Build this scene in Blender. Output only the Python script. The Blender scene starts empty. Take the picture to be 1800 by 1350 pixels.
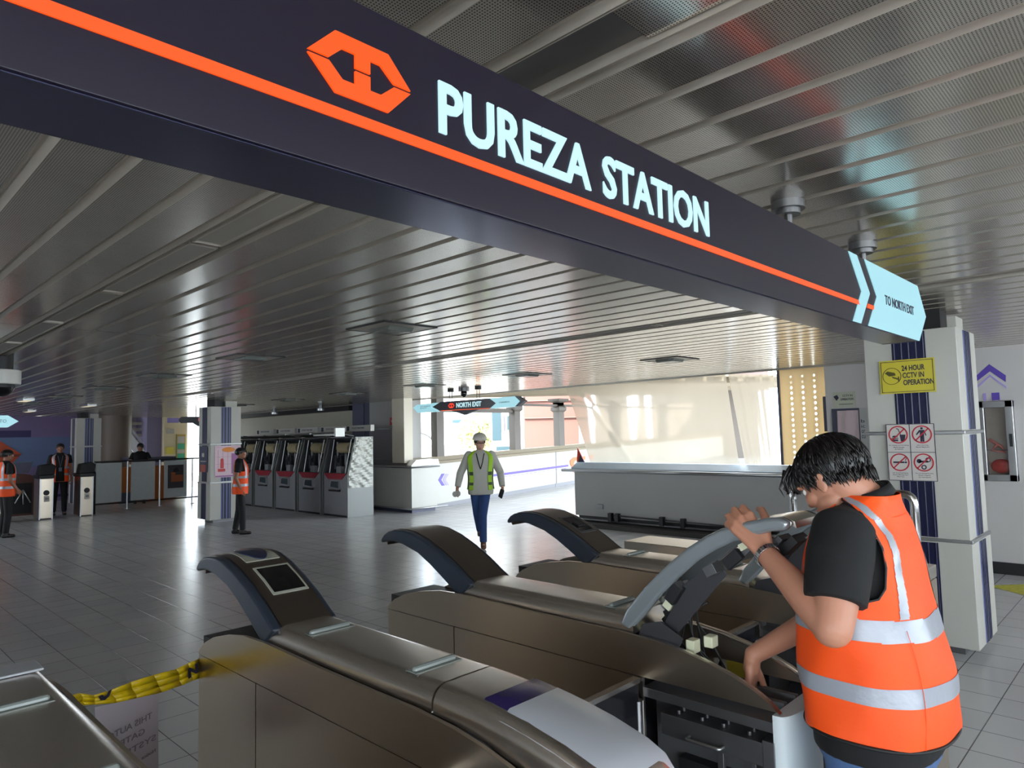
import bpy, bmesh, math, random
from mathutils import Vector, Matrix, Euler
R_ = math.radians
PI = math.pi
random.seed(7)
SC = bpy.context.scene
COL = SC.collection

# ------------------------------------------------------------------ camera
cam_d = bpy.data.cameras.new('camera'); cam = bpy.data.objects.new('camera', cam_d); COL.objects.link(cam)
yaw, pitch, roll = 0.769034696, 0.0733437779, -0.0231331950
fw = Vector((math.cos(pitch)*math.cos(yaw), math.cos(pitch)*math.sin(yaw), math.sin(pitch)))
rt = Vector((math.sin(yaw), -math.cos(yaw), 0)); up = rt.cross(fw)
rr = rt*math.cos(roll)+up*math.sin(roll); uu = up*math.cos(roll)-rt*math.sin(roll)
M = Matrix((rr, uu, -fw)).transposed().to_4x4(); M.translation = Vector((0, 0, 1.68))
cam.matrix_world = M
cam_d.sensor_width = 36; cam_d.lens = 1206.99/1800*36; cam_d.clip_start = .05; cam_d.clip_end = 500
SC.camera = cam
SC.view_settings.view_transform = 'Standard'; SC.view_settings.look = 'None'
SC.view_settings.exposure = 2.1; SC.view_settings.gamma = 1.0; SC.view_settings.use_curve_mapping = False

# ------------------------------------------------------------------ sky, sun
W = bpy.data.worlds.new('sky'); SC.world = W; W.use_nodes = True
wn = W.node_tree.nodes; wn.clear(); wl = W.node_tree.links
bg = wn.new('ShaderNodeBackground'); wo = wn.new('ShaderNodeOutputWorld')
bg.inputs[0].default_value = (.80, .91, 1, 1); bg.inputs[1].default_value = 2.6
wl.new(bg.outputs[0], wo.inputs[0])
sd = bpy.data.lights.new('sun', 'SUN'); sd.energy = 3; sd.angle = R_(.6); sd.color = (1, .93, .80)
sun = bpy.data.objects.new('sun', sd); COL.objects.link(sun)
sun.rotation_euler = Vector((-.75, -.25, .62)).to_track_quat('Z', 'Y').to_euler()

# ------------------------------------------------------------------ helpers
def srgb(r, g, b):
    f = lambda c: (c/255/12.92) if c/255 <= .04045 else ((c/255+.055)/1.055)**2.4
    return (f(r), f(g), f(b), 1)

def mat(name, col, rough=.5, metal=0., emit=None, es=0., spec=.5, noise=0., nscale=20, bump=0., bscale=40, stretch=(1, 1, 1), rvar=0., alpha=1., trans=0.):
    m = bpy.data.materials.new(name); m.use_nodes = True
    nt = m.node_tree; b = nt.nodes['Principled BSDF']
    c = srgb(*col)
    b.inputs['Base Color'].default_value = c; b.inputs['Roughness'].default_value = rough
    b.inputs['Metallic'].default_value = metal; b.inputs['Specular IOR Level'].default_value = spec
    b.inputs['Alpha'].default_value = alpha; b.inputs['Transmission Weight'].default_value = trans
    if emit: b.inputs['Emission Color'].default_value = srgb(*emit); b.inputs['Emission Strength'].default_value = es/2**2.1
    if noise or bump or rvar:
        tc = nt.nodes.new('ShaderNodeTexCoord'); mp = nt.nodes.new('ShaderNodeMapping')
        mp.inputs['Scale'].default_value = stretch; nt.links.new(tc.outputs['Object'], mp.inputs[0])
    if noise or rvar:
        n = nt.nodes.new('ShaderNodeTexNoise'); n.inputs['Scale'].default_value = nscale; n.inputs['Detail'].default_value = 5
        nt.links.new(mp.outputs[0], n.inputs['Vector'])
    if noise:
        mx = nt.nodes.new('ShaderNodeMix'); mx.data_type = 'RGBA'
        mx.inputs['A'].default_value = tuple(v*(1-noise) for v in c[:3])+(1,); mx.inputs['B'].default_value = tuple(min(1, v*(1+noise)) for v in c[:3])+(1,)
        nt.links.new(n.outputs['Fac'], mx.inputs['Factor']); nt.links.new(mx.outputs['Result'], b.inputs['Base Color'])
    if rvar:
        mr = nt.nodes.new('ShaderNodeMapRange'); mr.inputs['To Min'].default_value = max(.02, rough-rvar); mr.inputs['To Max'].default_value = rough+rvar
        nt.links.new(n.outputs['Fac'], mr.inputs['Value']); nt.links.new(mr.outputs[0], b.inputs['Roughness'])
    if bump:
        n2 = nt.nodes.new('ShaderNodeTexNoise'); n2.inputs['Scale'].default_value = bscale; n2.inputs['Detail'].default_value = 4
        nt.links.new(mp.outputs[0], n2.inputs['Vector'])
        bp = nt.nodes.new('ShaderNodeBump'); bp.inputs['Strength'].default_value = bump; bp.inputs['Distance'].default_value = .02
        nt.links.new(n2.outputs['Fac'], bp.inputs['Height']); nt.links.new(bp.outputs[0], b.inputs['Normal'])
    return m

def tag(o, label=None, cat=None, group=None, kind=None):
    if label: o['label'] = label
    if cat: o['category'] = cat
    if group: o['group'] = group
    if kind: o['kind'] = kind
    return o

def thing(name, loc, label, cat, group=None, rz=0.):
    o = bpy.data.objects.new(name, None); COL.objects.link(o)
    o.location = loc; o.rotation_euler = (0, 0, rz); o.empty_display_size = .1
    return tag(o, label, cat, group)

def wmat(o):
    m = Matrix.LocRotScale(o.location, o.rotation_euler, o.scale)
    return wmat(o.parent) @ m if o.parent else m

class MB:
    """collects shapes in world coordinates (or in the thing's own, local=True)"""
    def __init__(s): s.v = []; s.f = []; s.mi = []; s.cur = 0
    def add(s, vs, fs):
        n = len(s.v); s.v += [tuple(v) for v in vs]; s.f += [tuple(i+n for i in f) for f in fs]; s.mi += [s.cur]*len(fs); return s
    def m(s, i): s.cur = i; return s
    def box(s, x0, x1, y0, y1, z0, z1, M=None):
        x0, x1 = min(x0, x1), max(x0, x1); y0, y1 = min(y0, y1), max(y0, y1); z0, z1 = min(z0, z1), max(z0, z1)
        vs = [Vector(p) for p in ((x0,y0,z0),(x1,y0,z0),(x1,y1,z0),(x0,y1,z0),(x0,y0,z1),(x1,y0,z1),(x1,y1,z1),(x0,y1,z1))]
        if M: vs = [M @ p for p in vs]
        return s.add(vs, [(0,3,2,1),(4,5,6,7),(0,1,5,4),(1,2,6,5),(2,3,7,6),(3,0,4,7)])
    def prism(s, poly, axis, a0, a1):
        """poly of 2d points, extruded along an axis; (u,v) = the two other axes in xyz order"""
        if a1 < a0: a0, a1 = a1, a0
        mk = {'x': lambda u, v, a: (a, u, v), 'y': lambda u, v, a: (u, a, v), 'z': lambda u, v, a: (u, v, a)}[axis]
        ar = sum(poly[i][0]*poly[(i+1) % len(poly)][1]-poly[(i+1) % len(poly)][0]*poly[i][1] for i in range(len(poly)))
        if (ar < 0) != (axis == 'y'): poly = poly[::-1]
        n = len(poly); vs = [mk(u, v, a0) for u, v in poly]+[mk(u, v, a1) for u, v in poly]
        return s.add(vs, [tuple(range(n))[::-1], tuple(range(n, 2*n))]+[(i, (i+1) % n, n+(i+1) % n, n+i) for i in range(n)])
    def quad(s, *p): return s.add(p, [tuple(range(len(p)))])
    def loft(s, rings, caps=True, closed=True):
        n = len(rings[0]); vs = [p for r in rings for p in r]; fs = []
        for i in range(len(rings)-1):
            for j in range(n if closed else n-1):
                k = (j+1) % n; fs.append((i*n+j, i*n+k, (i+1)*n+k, (i+1)*n+j))
        if caps: fs.append(tuple(range(n))[::-1]); fs.append(tuple(range((len(rings)-1)*n, len(rings)*n)))
        return s.add(vs, fs)
    def tube(s, path, r, n=8, caps=True, flat=None):
        path = [Vector(p) for p in path]; rs = r if isinstance(r, (list, tuple)) else [r]*len(path)
        t0 = (path[1]-path[0]).normalized(); u = t0.orthogonal().normalized(); rings = []
        for i, p in enumerate(path):
            a = path[max(0, i-1)]; b = path[min(len(path)-1, i+1)]; t = (b-a).normalized()
            u = (u-t*u.dot(t)); u = u.normalized() if u.length > 1e-6 else t.orthogonal().normalized(); w = t.cross(u)
            rings.append([p+(u*math.cos(2*PI*k/n)+w*math.sin(2*PI*k/n))*rs[i] for k in range(n)])
        return s.loft(rings, caps)
    def cap(s, pts, rs, n=12):
        """rounded tapering chain: a limb"""
        pts = [Vector(p) for p in pts]; P = []; Q = []
        d0 = (pts[0]-pts[1]).normalized(); d1 = (pts[-1]-pts[-2]).normalized()
        for a in (1, .92, .7, .38): P.append(pts[0]+d0*rs[0]*a); Q.append(rs[0]*math.sqrt(max(.002, 1-a*a)))
        for i in range(len(pts)):
            P.append(pts[i]); Q.append(rs[i])
        for a in (.38, .7, .92, 1): P.append(pts[-1]+d1*rs[-1]*a); Q.append(rs[-1]*math.sqrt(max(.002, 1-a*a)))
        return s.tube(P, Q, n)
    def ell(s, c, r, M=None, nu=20, nv=12):
        c = Vector(c); rings = []
        for i in range(nv+1):
            a = -PI/2+PI*min(max(i/nv, .004), .996); ring = []
            for j in range(nu):
                b = 2*PI*j/nu; p = Vector((r[0]*math.cos(a)*math.cos(b), r[1]*math.cos(a)*math.sin(b), r[2]*math.sin(a)))
                ring.append(c+(M @ p if M else p))
            rings.append(ring)
        return s.loft(rings)
    def cyl(s, c, r, h, n=24, axis='z', r2=None):
        c = Vector(c); d = {'x': Vector((1, 0, 0)), 'y': Vector((0, 1, 0)), 'z': Vector((0, 0, 1))}[axis]
        return s.tube([c, c+d*h], [r, r if r2 is None else r2], n)
    def text(s, string, o, right, upv, w, h, depth=.004, bold=0., xr=None):
        """lettering fitted in a w x h box whose lower left corner is o"""
        cu = bpy.data.curves.new('t', 'FONT'); cu.body = string; cu.extrude = 0; cu.offset = bold; cu.resolution_u = 3
        ob = bpy.data.objects.new('t', cu); COL.objects.link(ob)
        me = bpy.data.meshes.new_from_object(ob.evaluated_get(bpy.context.evaluated_depsgraph_get()))
        bpy.data.objects.remove(ob)
        xs = [v.co.x for v in me.vertices]; ys = [v.co.y for v in me.vertices]
        x0, x1, y0, y1 = min(xs), max(xs), min(ys), max(ys)
        o = Vector(o); right = Vector(right).normalized(); upv = Vector(upv).normalized(); nrm = right.cross(upv)
        sx = w/(x1-x0); sy = h/(y1-y0)
        pr = lambda v: o+right*(v.co.x-x0)*sx+upv*(v.co.y-y0)*sy
        n = len(me.vertices)
        vs = [pr(v)+nrm*depth for v in me.vertices]+[pr(v) for v in me.vertices]
        fs = [tuple(p.vertices) for p in me.polygons]
        ec = {}
        for f in fs:
            for i in range(len(f)):
                a, b = f[i], f[(i+1) % len(f)]; ec[(a, b)] = 1
        side = [(a, a+n, b+n, b) for (a, b) in ec if (b, a) not in ec]
        bpy.data.meshes.remove(me)
        return s.add(vs, fs+side)
    def mesh(s, name, mats, smooth=False, T=None):
        me = bpy.data.meshes.new(name)
        vs = s.v if T is None else [T @ Vector(v) for v in s.v]
        me.from_pydata([tuple(v) for v in vs], [], s.f)
        for m in (mats if isinstance(mats, (list, tuple)) else [mats]): me.materials.append(m)
        me.polygons.foreach_set('material_index', s.mi)
        if smooth: me.polygons.foreach_set('use_smooth', [True]*len(me.polygons))
        me.update(); return me
    def build(s, name, mats, parent=None, smooth=False, local=False, bevel=0., bseg=2, label=None, origin=None, auto=None, remesh=0., rsm=4, thick=0.):
        T = None
        if parent is not None and not local: T = wmat(parent).inverted()
        if parent is None:
            if origin is None:
                xs, ys, zs = zip(*s.v); origin = ((min(xs)+max(xs))/2, (min(ys)+max(ys))/2, min(zs))
            T = Matrix.Translation(-Vector(origin))
        me = s.mesh(name, mats, smooth, T)
        o = bpy.data.objects.new(name, me); COL.objects.link(o)
        if parent is not None: o.parent = parent
        else: o.location = origin
        if remesh:
            md = o.modifiers.new('r', 'REMESH'); md.mode = 'VOXEL'; md.voxel_size = remesh; md.use_smooth_shade = True
            if rsm: sm = o.modifiers.new('s', 'SMOOTH'); sm.iterations = rsm; sm.factor = .5
            me2 = bpy.data.meshes.new_from_object(o.evaluated_get(bpy.context.evaluated_depsgraph_get()))
            o.modifiers.clear(); me2.name = name; o.data = me2
            if not me2.materials: me2.materials.append(mats)
            me2.polygons.foreach_set('use_smooth', [True]*len(me2.polygons))
        if thick:
            md = o.modifiers.new('solid', 'SOLIDIFY'); md.thickness = thick; md.offset = 0
        if bevel:
            md = o.modifiers.new('bevel', 'BEVEL'); md.width = bevel; md.segments = bseg; md.limit_method = 'ANGLE'; md.angle_limit = R_(40)
            o.data.polygons.foreach_set('use_smooth', [True]*len(o.data.polygons))
            wn_ = o.modifiers.new('wn', 'WEIGHTED_NORMAL'); wn_.keep_sharp = True
        if auto: 
            o.data.polygons.foreach_set('use_smooth', [True]*len(o.data.polygons)); sharpen(o.data, auto)
        if label: o['label'] = label
        return o

def sharpen(me, deg):
    bm = bmesh.new(); bm.from_mesh(me)
    for e in bm.edges:
        if len(e.link_faces) == 2 and e.calc_face_angle(0) > R_(deg): e.smooth = False
    bm.to_mesh(me); bm.free()

def dup(root, loc, label=None, rz=None, group=None, name=None):
    def cp(o, parent):
        c = o.copy(); COL.objects.link(c); c.parent = parent
        for ch in list(o.children): cp(ch, c)
        return c
    r = cp(root, None); r.location = loc
    if rz is not None: r.rotation_euler = (0, 0, rz)
    if label: r['label'] = label
    if group: r['group'] = group
    return r

def rect_arc(pts, n=6):
    """rounded path through corner points"""
    pts = [Vector(p) for p in pts]; out = [pts[0]]
    for i in range(1, len(pts)-1):
        a, b, c = pts[i-1], pts[i], pts[i+1]; r = min((a-b).length, (c-b).length)*.35; r = min(r, .07)
        p = b+(a-b).normalized()*r; q = b+(c-b).normalized()*r
        for k in range(n+1):
            t = k/n; out.append(p*(1-t)**2+b*2*t*(1-t)+q*t*t)
    out.append(pts[-1]); return out

# ------------------------------------------------------------------ materials
m_white = mat('painted_panel', (188, 186, 178), .45, noise=.06, nscale=3)
m_wallp = mat('painted_wall', (176, 174, 172), .55, noise=.05, nscale=2)
m_beige = mat('beige_wall', (170, 165, 148), .6, noise=.05, nscale=2)
m_greyp = mat('grey_panel', (150, 148, 158), .5)
m_slate = mat('slate_paint', (82, 84, 104), .45)
m_dark = mat('dark_plastic', (24, 24, 27), .5)
m_black = mat('black', (12, 12, 13), .6)
m_navy = mat('navy_enamel', (20, 24, 62), .3)
m_navyl = mat('pale_blue_enamel', (120, 128, 170), .25)
m_purple = mat('purple_sign', (15, 9, 30), .3)
m_purpleb = mat('purple_sign_soffit', (78, 80, 108), .2, .85)
m_steel = mat('brushed_steel', (206, 193, 176), .3, 1.)
m_steelh = mat('brushed_steel_lengthwise', (226, 218, 210), .27, 1.)
m_steeld = mat('dark_bronze_steel', (132, 122, 114), .36, 1.)
m_chrome = mat('chrome', (200, 200, 203), .12, 1.)
m_alu = mat('aluminium', (185, 186, 188), .35, 1.)
m_alud = mat('dull_aluminium', (120, 120, 122), .45, .9)
m_rim = mat('blue_grey_plastic', (38, 45, 56), .3, spec=.6)
m_riml = mat('silver_blue_rim', (158, 166, 170), .25, .6)
m_black2 = mat('glossy_black', (10, 10, 12), .08)
m_trans = mat('frosted_lens', (112, 118, 114), .25)
m_redp = mat('red_panel', (150, 30, 48), .4)
m_machine = mat('machine_grey', (148, 148, 152), .35, .3)
m_orange = mat('orange_lit', (120, 30, 0), .4, emit=(255, 84, 6), es=1.0)
m_lite = mat('white_lit', (90, 105, 110), .4, emit=(196, 238, 248), es=.95)
m_cyan = mat('cyan_lit', (80, 105, 112), .3, emit=(166, 222, 234), es=.85)
m_ink = mat('sign_ink', (40, 38, 60), .5)
m_yellow = mat('yellow_sign', (205, 190, 60), .35)
m_yellowt = mat('barrier_tape', (232, 200, 15), .35, emit=None)
m_paper = mat('paper', (176, 168, 178), .7)
m_papert = mat('print_on_paper', (120, 112, 120), .7)
m_red = mat('prohibition_red', (190, 40, 55), .4)
m_lilac = mat('purple_decal', (92, 70, 168), .4)
m_lilacl = mat('pale_purple_decal', (165, 150, 215), .4)
m_skin = mat('skin', (176, 122, 98), .5, noise=.05, nscale=15)
m_skin2 = mat('skin_brown', (150, 100, 78), .5)
m_hair = mat('black_hair', (11, 9, 9), .38, noise=.3, nscale=60)
m_shirtb = mat('black_cloth', (8, 8, 10), .85, bump=.25, bscale=9)
m_trouser = mat('black_trousers', (14, 15, 19), .8)
m_vest = mat('orange_hivis', (240, 78, 2), .65, bump=.35, bscale=7)
m_refl = mat('reflective_tape', (150, 153, 162), .35, .15, bump=.3, bscale=10)
m_denim = mat('blue_denim', (42, 70, 122), .8, noise=.15, nscale=60)
m_denimf = mat('faded_denim', (70, 98, 140), .85, noise=.2, nscale=80)
m_shirtw = mat('pale_shirt', (190, 188, 178), .8, bump=.4, bscale=8)
m_green = mat('green_hivis', (168, 215, 40), .6)
m_shoe = mat('shoe_leather', (30, 28, 28), .5)
m_shoebr = mat('brown_shoe', (105, 68, 48), .55)
m_helmet = mat('white_helmet', (205, 200, 190), .3)
m_eye = mat('eye', (230, 225, 220), .2)
m_glass = mat('glass_pane', (255, 255, 255), .0, trans=1.)
m_poster = mat('pink_poster', (226, 196, 206), .5)
m_green2 = mat('green_panel', (70, 170, 135), .5)
m_wood = mat('orange_wood', (190, 105, 45), .5)
m_pinkb = mat('pink_building', (120, 84, 76), .8)
m_whiteb = mat('white_building', (205, 205, 202), .8)
m_teal = mat('teal_glass', (50, 75, 84), .4)
m_leaf = mat('sunlit_leaves', (186, 188, 140), .7)
m_canopy = mat('canopy_paint', (132, 120, 98), .6)
m_bridge = mat('bridge_frame_grey', (104, 98, 92), .6)

# floor tiles
def floor_mat():
    m = bpy.data.materials.new('floor_tiles'); m.use_nodes = True; nt = m.node_tree; b = nt.nodes['Principled BSDF']
    tc = nt.nodes.new('ShaderNodeTexCoord'); mp = nt.nodes.new('ShaderNodeMapping'); nt.links.new(tc.outputs['Object'], mp.inputs[0])
    P = .305
    mp.inputs['Location'].default_value = (-1.515/P, -.895/P, 0); mp.inputs['Scale'].default_value = (1/P, 1/P, 1)
    br = nt.nodes.new('ShaderNodeTexBrick'); br.offset = 0; br.squash = 1
    br.inputs['Scale'].default_value = 1; br.inputs['Brick Width'].default_value = 1; br.inputs['Row Height'].default_value = 1
    br.inputs['Mortar Size'].default_value = .011; br.inputs['Mortar Smooth'].default_value = .3; br.inputs['Bias'].default_value = 0
    br.inputs['Color1'].default_value = srgb(200, 200, 202); br.inputs['Color2'].default_value = srgb(208, 207, 208); br.inputs['Mortar'].default_value = srgb(104, 100, 98)
    nt.links.new(mp.outputs[0], br.inputs['Vector'])
    n = nt.nodes.new('ShaderNodeTexNoise'); n.inputs['Scale'].default_value = 1.3; n.inputs['Detail'].default_value = 6; nt.links.new(tc.outputs['Object'], n.inputs['Vector'])
    mx = nt.nodes.new('ShaderNodeMix'); mx.data_type = 'RGBA'; mx.blend_type = 'MULTIPLY'; mx.inputs['Factor'].default_value = .12
    nt.links.new(br.outputs['Color'], mx.inputs['A']); nt.links.new(n.outputs['Fac'], mx.inputs['B']); nt.links.new(mx.outputs['Result'], b.inputs['Base Color'])
    mr = nt.nodes.new('ShaderNodeMapRange'); mr.inputs['To Min'].default_value = .22; mr.inputs['To Max'].default_value = .28
    nt.links.new(n.outputs['Fac'], mr.inputs['Value']); nt.links.new(mr.outputs[0], b.inputs['Roughness'])
    bp = nt.nodes.new('ShaderNodeBump'); bp.inputs['Strength'].default_value = .5; bp.inputs['Distance'].default_value = .004; bp.invert = True
    nt.links.new(br.outputs['Fac'], bp.inputs['Height']); nt.links.new(bp.outputs[0], b.inputs['Normal'])
    b.inputs['Specular IOR Level'].default_value = .75
    return m
m_floor = floor_mat()

# perforated aluminium ceiling strips
def slat_mat():
    m = bpy.data.materials.new('perforated_aluminium'); m.use_nodes = True; nt = m.node_tree; b = nt.nodes['Principled BSDF']
    b.inputs['Metallic'].default_value = .88
    tc = nt.nodes.new('ShaderNodeTexCoord'); vs = nt.nodes.new('ShaderNodeVectorMath'); vs.operation = 'SCALE'; vs.inputs['Scale'].default_value = 1/.0075
    nt.links.new(tc.outputs['Object'], vs.inputs[0])
    fr = nt.nodes.new('ShaderNodeVectorMath'); fr.operation = 'FRACTION'; nt.links.new(vs.outputs[0], fr.inputs[0])
    sb = nt.nodes.new('ShaderNodeVectorMath'); sb.operation = 'SUBTRACT'; sb.inputs[1].default_value = (.5, .5, 0); nt.links.new(fr.outputs[0], sb.inputs[0])
    ml = nt.nodes.new('ShaderNodeVectorMath'); ml.operation = 'MULTIPLY'; ml.inputs[1].default_value = (1, 1, 0); nt.links.new(sb.outputs[0], ml.inputs[0])
    ln = nt.nodes.new('ShaderNodeVectorMath'); ln.operation = 'LENGTH'; nt.links.new(ml.outputs[0], ln.inputs[0])
    lt = nt.nodes.new('ShaderNodeMath'); lt.operation = 'LESS_THAN'; lt.inputs[1].default_value = .27; nt.links.new(ln.outputs['Value'], lt.inputs[0])
    n = nt.nodes.new('ShaderNodeTexNoise'); n.inputs['Scale'].default_value = 1.8; n.inputs['Detail'].default_value = 8; n.inputs['Roughness'].default_value = .65; nt.links.new(tc.outputs['Object'], n.inputs['Vector'])
    cr = nt.nodes.new('ShaderNodeValToRGB'); cr.color_ramp.elements[0].position = .3; cr.color_ramp.elements[0].color = srgb(210, 204, 195); cr.color_ramp.elements[1].position = .7; cr.color_ramp.elements[1].color = srgb(230, 225, 216)
    nt.links.new(n.outputs['Fac'], cr.inputs[0])
    # oxide spots
    v = nt.nodes.new('ShaderNodeTexVoronoi'); v.inputs['Scale'].default_value = 38; nt.links.new(tc.outputs['Object'], v.inputs['Vector'])
    l2 = nt.nodes.new('ShaderNodeMath'); l2.operation = 'LESS_THAN'; l2.inputs[1].default_value = .13; nt.links.new(v.outputs['Distance'], l2.inputs[0])
    n3 = nt.nodes.new('ShaderNodeTexNoise'); n3.inputs['Scale'].default_value = 2.2; nt.links.new(tc.outputs['Object'], n3.inputs['Vector'])
    g3 = nt.nodes.new('ShaderNodeMath'); g3.operation = 'GREATER_THAN'; g3.inputs[1].default_value = .54; nt.links.new(n3.outputs['Fac'], g3.inputs[0])
    mm = nt.nodes.new('ShaderNodeMath'); mm.operation = 'MULTIPLY'; nt.links.new(l2.outputs[0], mm.inputs[0]); nt.links.new(g3.outputs[0], mm.inputs[1])
    m2 = nt.nodes.new('ShaderNodeMix'); m2.data_type = 'RGBA'; m2.inputs['B'].default_value = srgb(190, 186, 180); nt.links.new(mm.outputs[0], m2.inputs['Factor']); nt.links.new(cr.outputs[0], m2.inputs['A'])
    mx = nt.nodes.new('ShaderNodeMix'); mx.data_type = 'RGBA'; mx.inputs['B'].default_value = srgb(92, 86, 80)
    nt.links.new(lt.outputs[0], mx.inputs['Factor']); nt.links.new(m2.outputs['Result'], mx.inputs['A']); nt.links.new(mx.outputs['Result'], b.inputs['Base Color'])
    mr = nt.nodes.new('ShaderNodeMapRange'); mr.inputs['To Min'].default_value = .14; mr.inputs['To Max'].default_value = .26
    nt.links.new(n.outputs['Fac'], mr.inputs['Value']); nt.links.new(mr.outputs[0], b.inputs['Roughness'])
    return m
m_slat = slat_mat()
m_slatj = mat('ceiling_joint_strip', (176, 170, 160), .42, .45)
m_plenum = mat('ceiling_void', (22, 21, 20), .9)

def sheet_mat():
    m = bpy.data.materials.new('translucent_sheet'); m.use_nodes = True; nt = m.node_tree; nt.nodes.clear()
    o = nt.nodes.new('ShaderNodeOutputMaterial'); t = nt.nodes.new('ShaderNodeBsdfTranslucent'); t.inputs[0].default_value = (.34, .285, .22, 1)
    p = nt.nodes.new('ShaderNodeBsdfPrincipled'); p.inputs['Base Color'].default_value = (.42, .38, .33, 1); p.inputs['Transmission Weight'].default_value = 1; p.inputs['Roughness'].default_value = .22; p.inputs['IOR'].default_value = 1.03
    d = nt.nodes.new('ShaderNodeBsdfDiffuse'); d.inputs[0].default_value = (.8, .77, .7, 1)
    m1 = nt.nodes.new('ShaderNodeMixShader'); m1.inputs[0].default_value = .5; m2 = nt.nodes.new('ShaderNodeMixShader'); m2.inputs[0].default_value = .25
    nt.links.new(t.outputs[0], m1.inputs[1]); nt.links.new(p.outputs[0], m1.inputs[2]); nt.links.new(m1.outputs[0], m2.inputs[1]); nt.links.new(d.outputs[0], m2.inputs[2]); nt.links.new(m2.outputs[0], o.inputs[0])
    return m
m_sheet = sheet_mat()
# ================================================================== SETTING
def struct(name, mb, mats, **k):
    o = mb.build(name, mats, **k); o['kind'] = 'structure'; return o
CZ = 2.55
struct('floor', MB().box(-3.5, 10.12, -5, 27, -.2, 0), m_floor, origin=(0, 0, 0))
mb = MB(); xs = [10.12+i for i in range(0, 15)]
mb.prism([(10.12, -.2), (24, -.2), (24, .62), (10.12, 0)], 'y', 7.9, 12.6)
struct('floor_ramp', mb, m_floor, origin=(0, 0, 0))

def ceiling():
    mb = MB(); x0 = .448; P = .216; prof = [(-.012, 0), (-.008, .009), (0, .009), (.002, .003), (.005, .014), (.012, .014), (.034, 0)]
    ys = [-7.25+4.4*i for i in range(8)]+[27]
    for k in range(-18, 44):
        xk = x0+P*k
        for a, b in zip(ys[:-1], ys[1:]):
            a2, b2 = a+.004, b-.004
            if k not in (3, 20):
                mb.m(0).quad((xk+.034, a2, CZ), (xk+.034, b2, CZ), (xk+P-.012, b2, CZ), (xk+P-.012, a2, CZ))
            for (u, z), (w, q) in zip(prof[:-1], prof[1:]):
                mb.m(1).quad((xk+u, a2, CZ+z), (xk+u, b2, CZ+z), (xk+w, b2, CZ+q), (xk+w, a2, CZ+q))
    for k in (3, 20):
        xa, xb = x0+P*k+.042, x0+P*(k+1)-.012
        mb.m(2).quad((xa, -7, CZ+.03), (xa, 27, CZ+.03), (xb, 27, CZ+.03), (xb, -7, CZ+.03))
        mb.m(1).box(xa-.002, xa, -7, 27, CZ, CZ+.03); mb.box(xb, xb+.002, -7, 27, CZ, CZ+.03)
    mb.m(3).box(-3.5, 9.96, -7, 27, CZ+.035, CZ+.3)
    mb.m(1).box(9.94, 9.97, -7, 27, CZ-.02, CZ+.3)
    struct('ceiling', mb, [m_slat, m_slatj, m_alud, m_plenum], origin=(0, 0, 0))
ceiling()

# recessed strip panels in the two light channels
cnt = {}
def strip_panels(k, y0, n, m, where):
    xa, xb = .448+.216*k+.052, .448+.216*(k+1)-.022
    base = thing('ceiling_light_panel', ((xa+xb)/2, y0+.64, CZ), 'x', 'ceiling light', 'unlit strip light panels in the ceiling channels')
    MB().box(xa+.008, xb-.022, y0+.012, y0+1.275, CZ+.006, CZ+.012).build('diffuser', m, base)
    MB().box(xa, xa+.008, y0, y0+1.29, CZ-.003, CZ+.02).box(xb-.022, xb-.014, y0, y0+1.29, CZ-.003, CZ+.02).box(xa, xb-.014, y0, y0+.01, CZ-.003, CZ+.02).box(xa, xb-.014, y0+1.28, y0+1.29, CZ-.003, CZ+.02).build('frame', m_slatj, base)
    names = ['nearest', 'second', 'third', 'fourth', 'fifth', 'sixth', 'seventh', 'eighth', 'ninth', 'tenth', 'eleventh']
    base['label'] = 'unlit grey strip light panel in the %s ceiling channel, nearest behind the big sign' % where
    for i in range(1, n):
        l = ('unlit grey strip light panel in the %s ceiling channel, %s behind the big sign' % (where, names[i])) if i < 4 else 'distant unlit strip light panels far along the %s ceiling channel' % where
        dup(base, ((xa+xb)/2, y0+.64+1.325*i, CZ), l)
m_diff = mat('grey_diffuser', (150, 148, 142), .5)
strip_panels(3, 1.74, 9, m_diff, 'left')
strip_panels(20, 1.74, 7, m_diff, 'right')
xa, xb = .448+.216*3+.046, .448+.216*4-.02
o = MB().box(xa, xb, -.62, .80, CZ+.012, CZ+.02).build('ceiling_light_panel', m_slat)
tag(o, 'recessed perforated strip panel in the ceiling in front of the big sign', 'ceiling light')

# square recessed lights
m_lamp = mat('square_lamp', (235, 225, 200), .4, emit=(255, 240, 205), es=.5)
sq = thing('square_ceiling_light', (3.25, 4.47, CZ), 'square recessed ceiling light with unlit lens, nearest behind the big sign', 'ceiling light', 'square recessed lights in the slatted ceiling')
mb = MB()
for a in ((-.26, .26, -.26, -.245), (-.26, .26, .245, .26), (-.26, -.245, -.26, .26), (.245, .26, -.26, .26)): mb.box(3.25+a[0], 3.25+a[1], 4.47+a[2], 4.47+a[3], CZ-.008, CZ+.01)
mb.build('frame', m_dark, sq)
MB().box(3.0, 3.5, 4.22, 4.72, CZ-.006, CZ-.001).build('reflector_plate', m_slatj, sq)
MB().prism([(-.14, 0), (.14, 0), (.11, -.035), (-.11, -.035)], 'x', -.12, .12).build('lens', m_trans, sq, local=True, bevel=.006)
for i in range(1, 6):
    dup(sq, (3.25, 4.47+2.49*i, CZ), ['', 'square recessed ceiling light, second behind the big sign in the left row', 'square recessed ceiling light, third in the left row, above the open floor', 'square recessed ceiling light in the left row near the column with the pink poster', 'small distant square ceiling light at the far end of the left row', 'small distant square ceiling light at the far end of the left row'][i])
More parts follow.
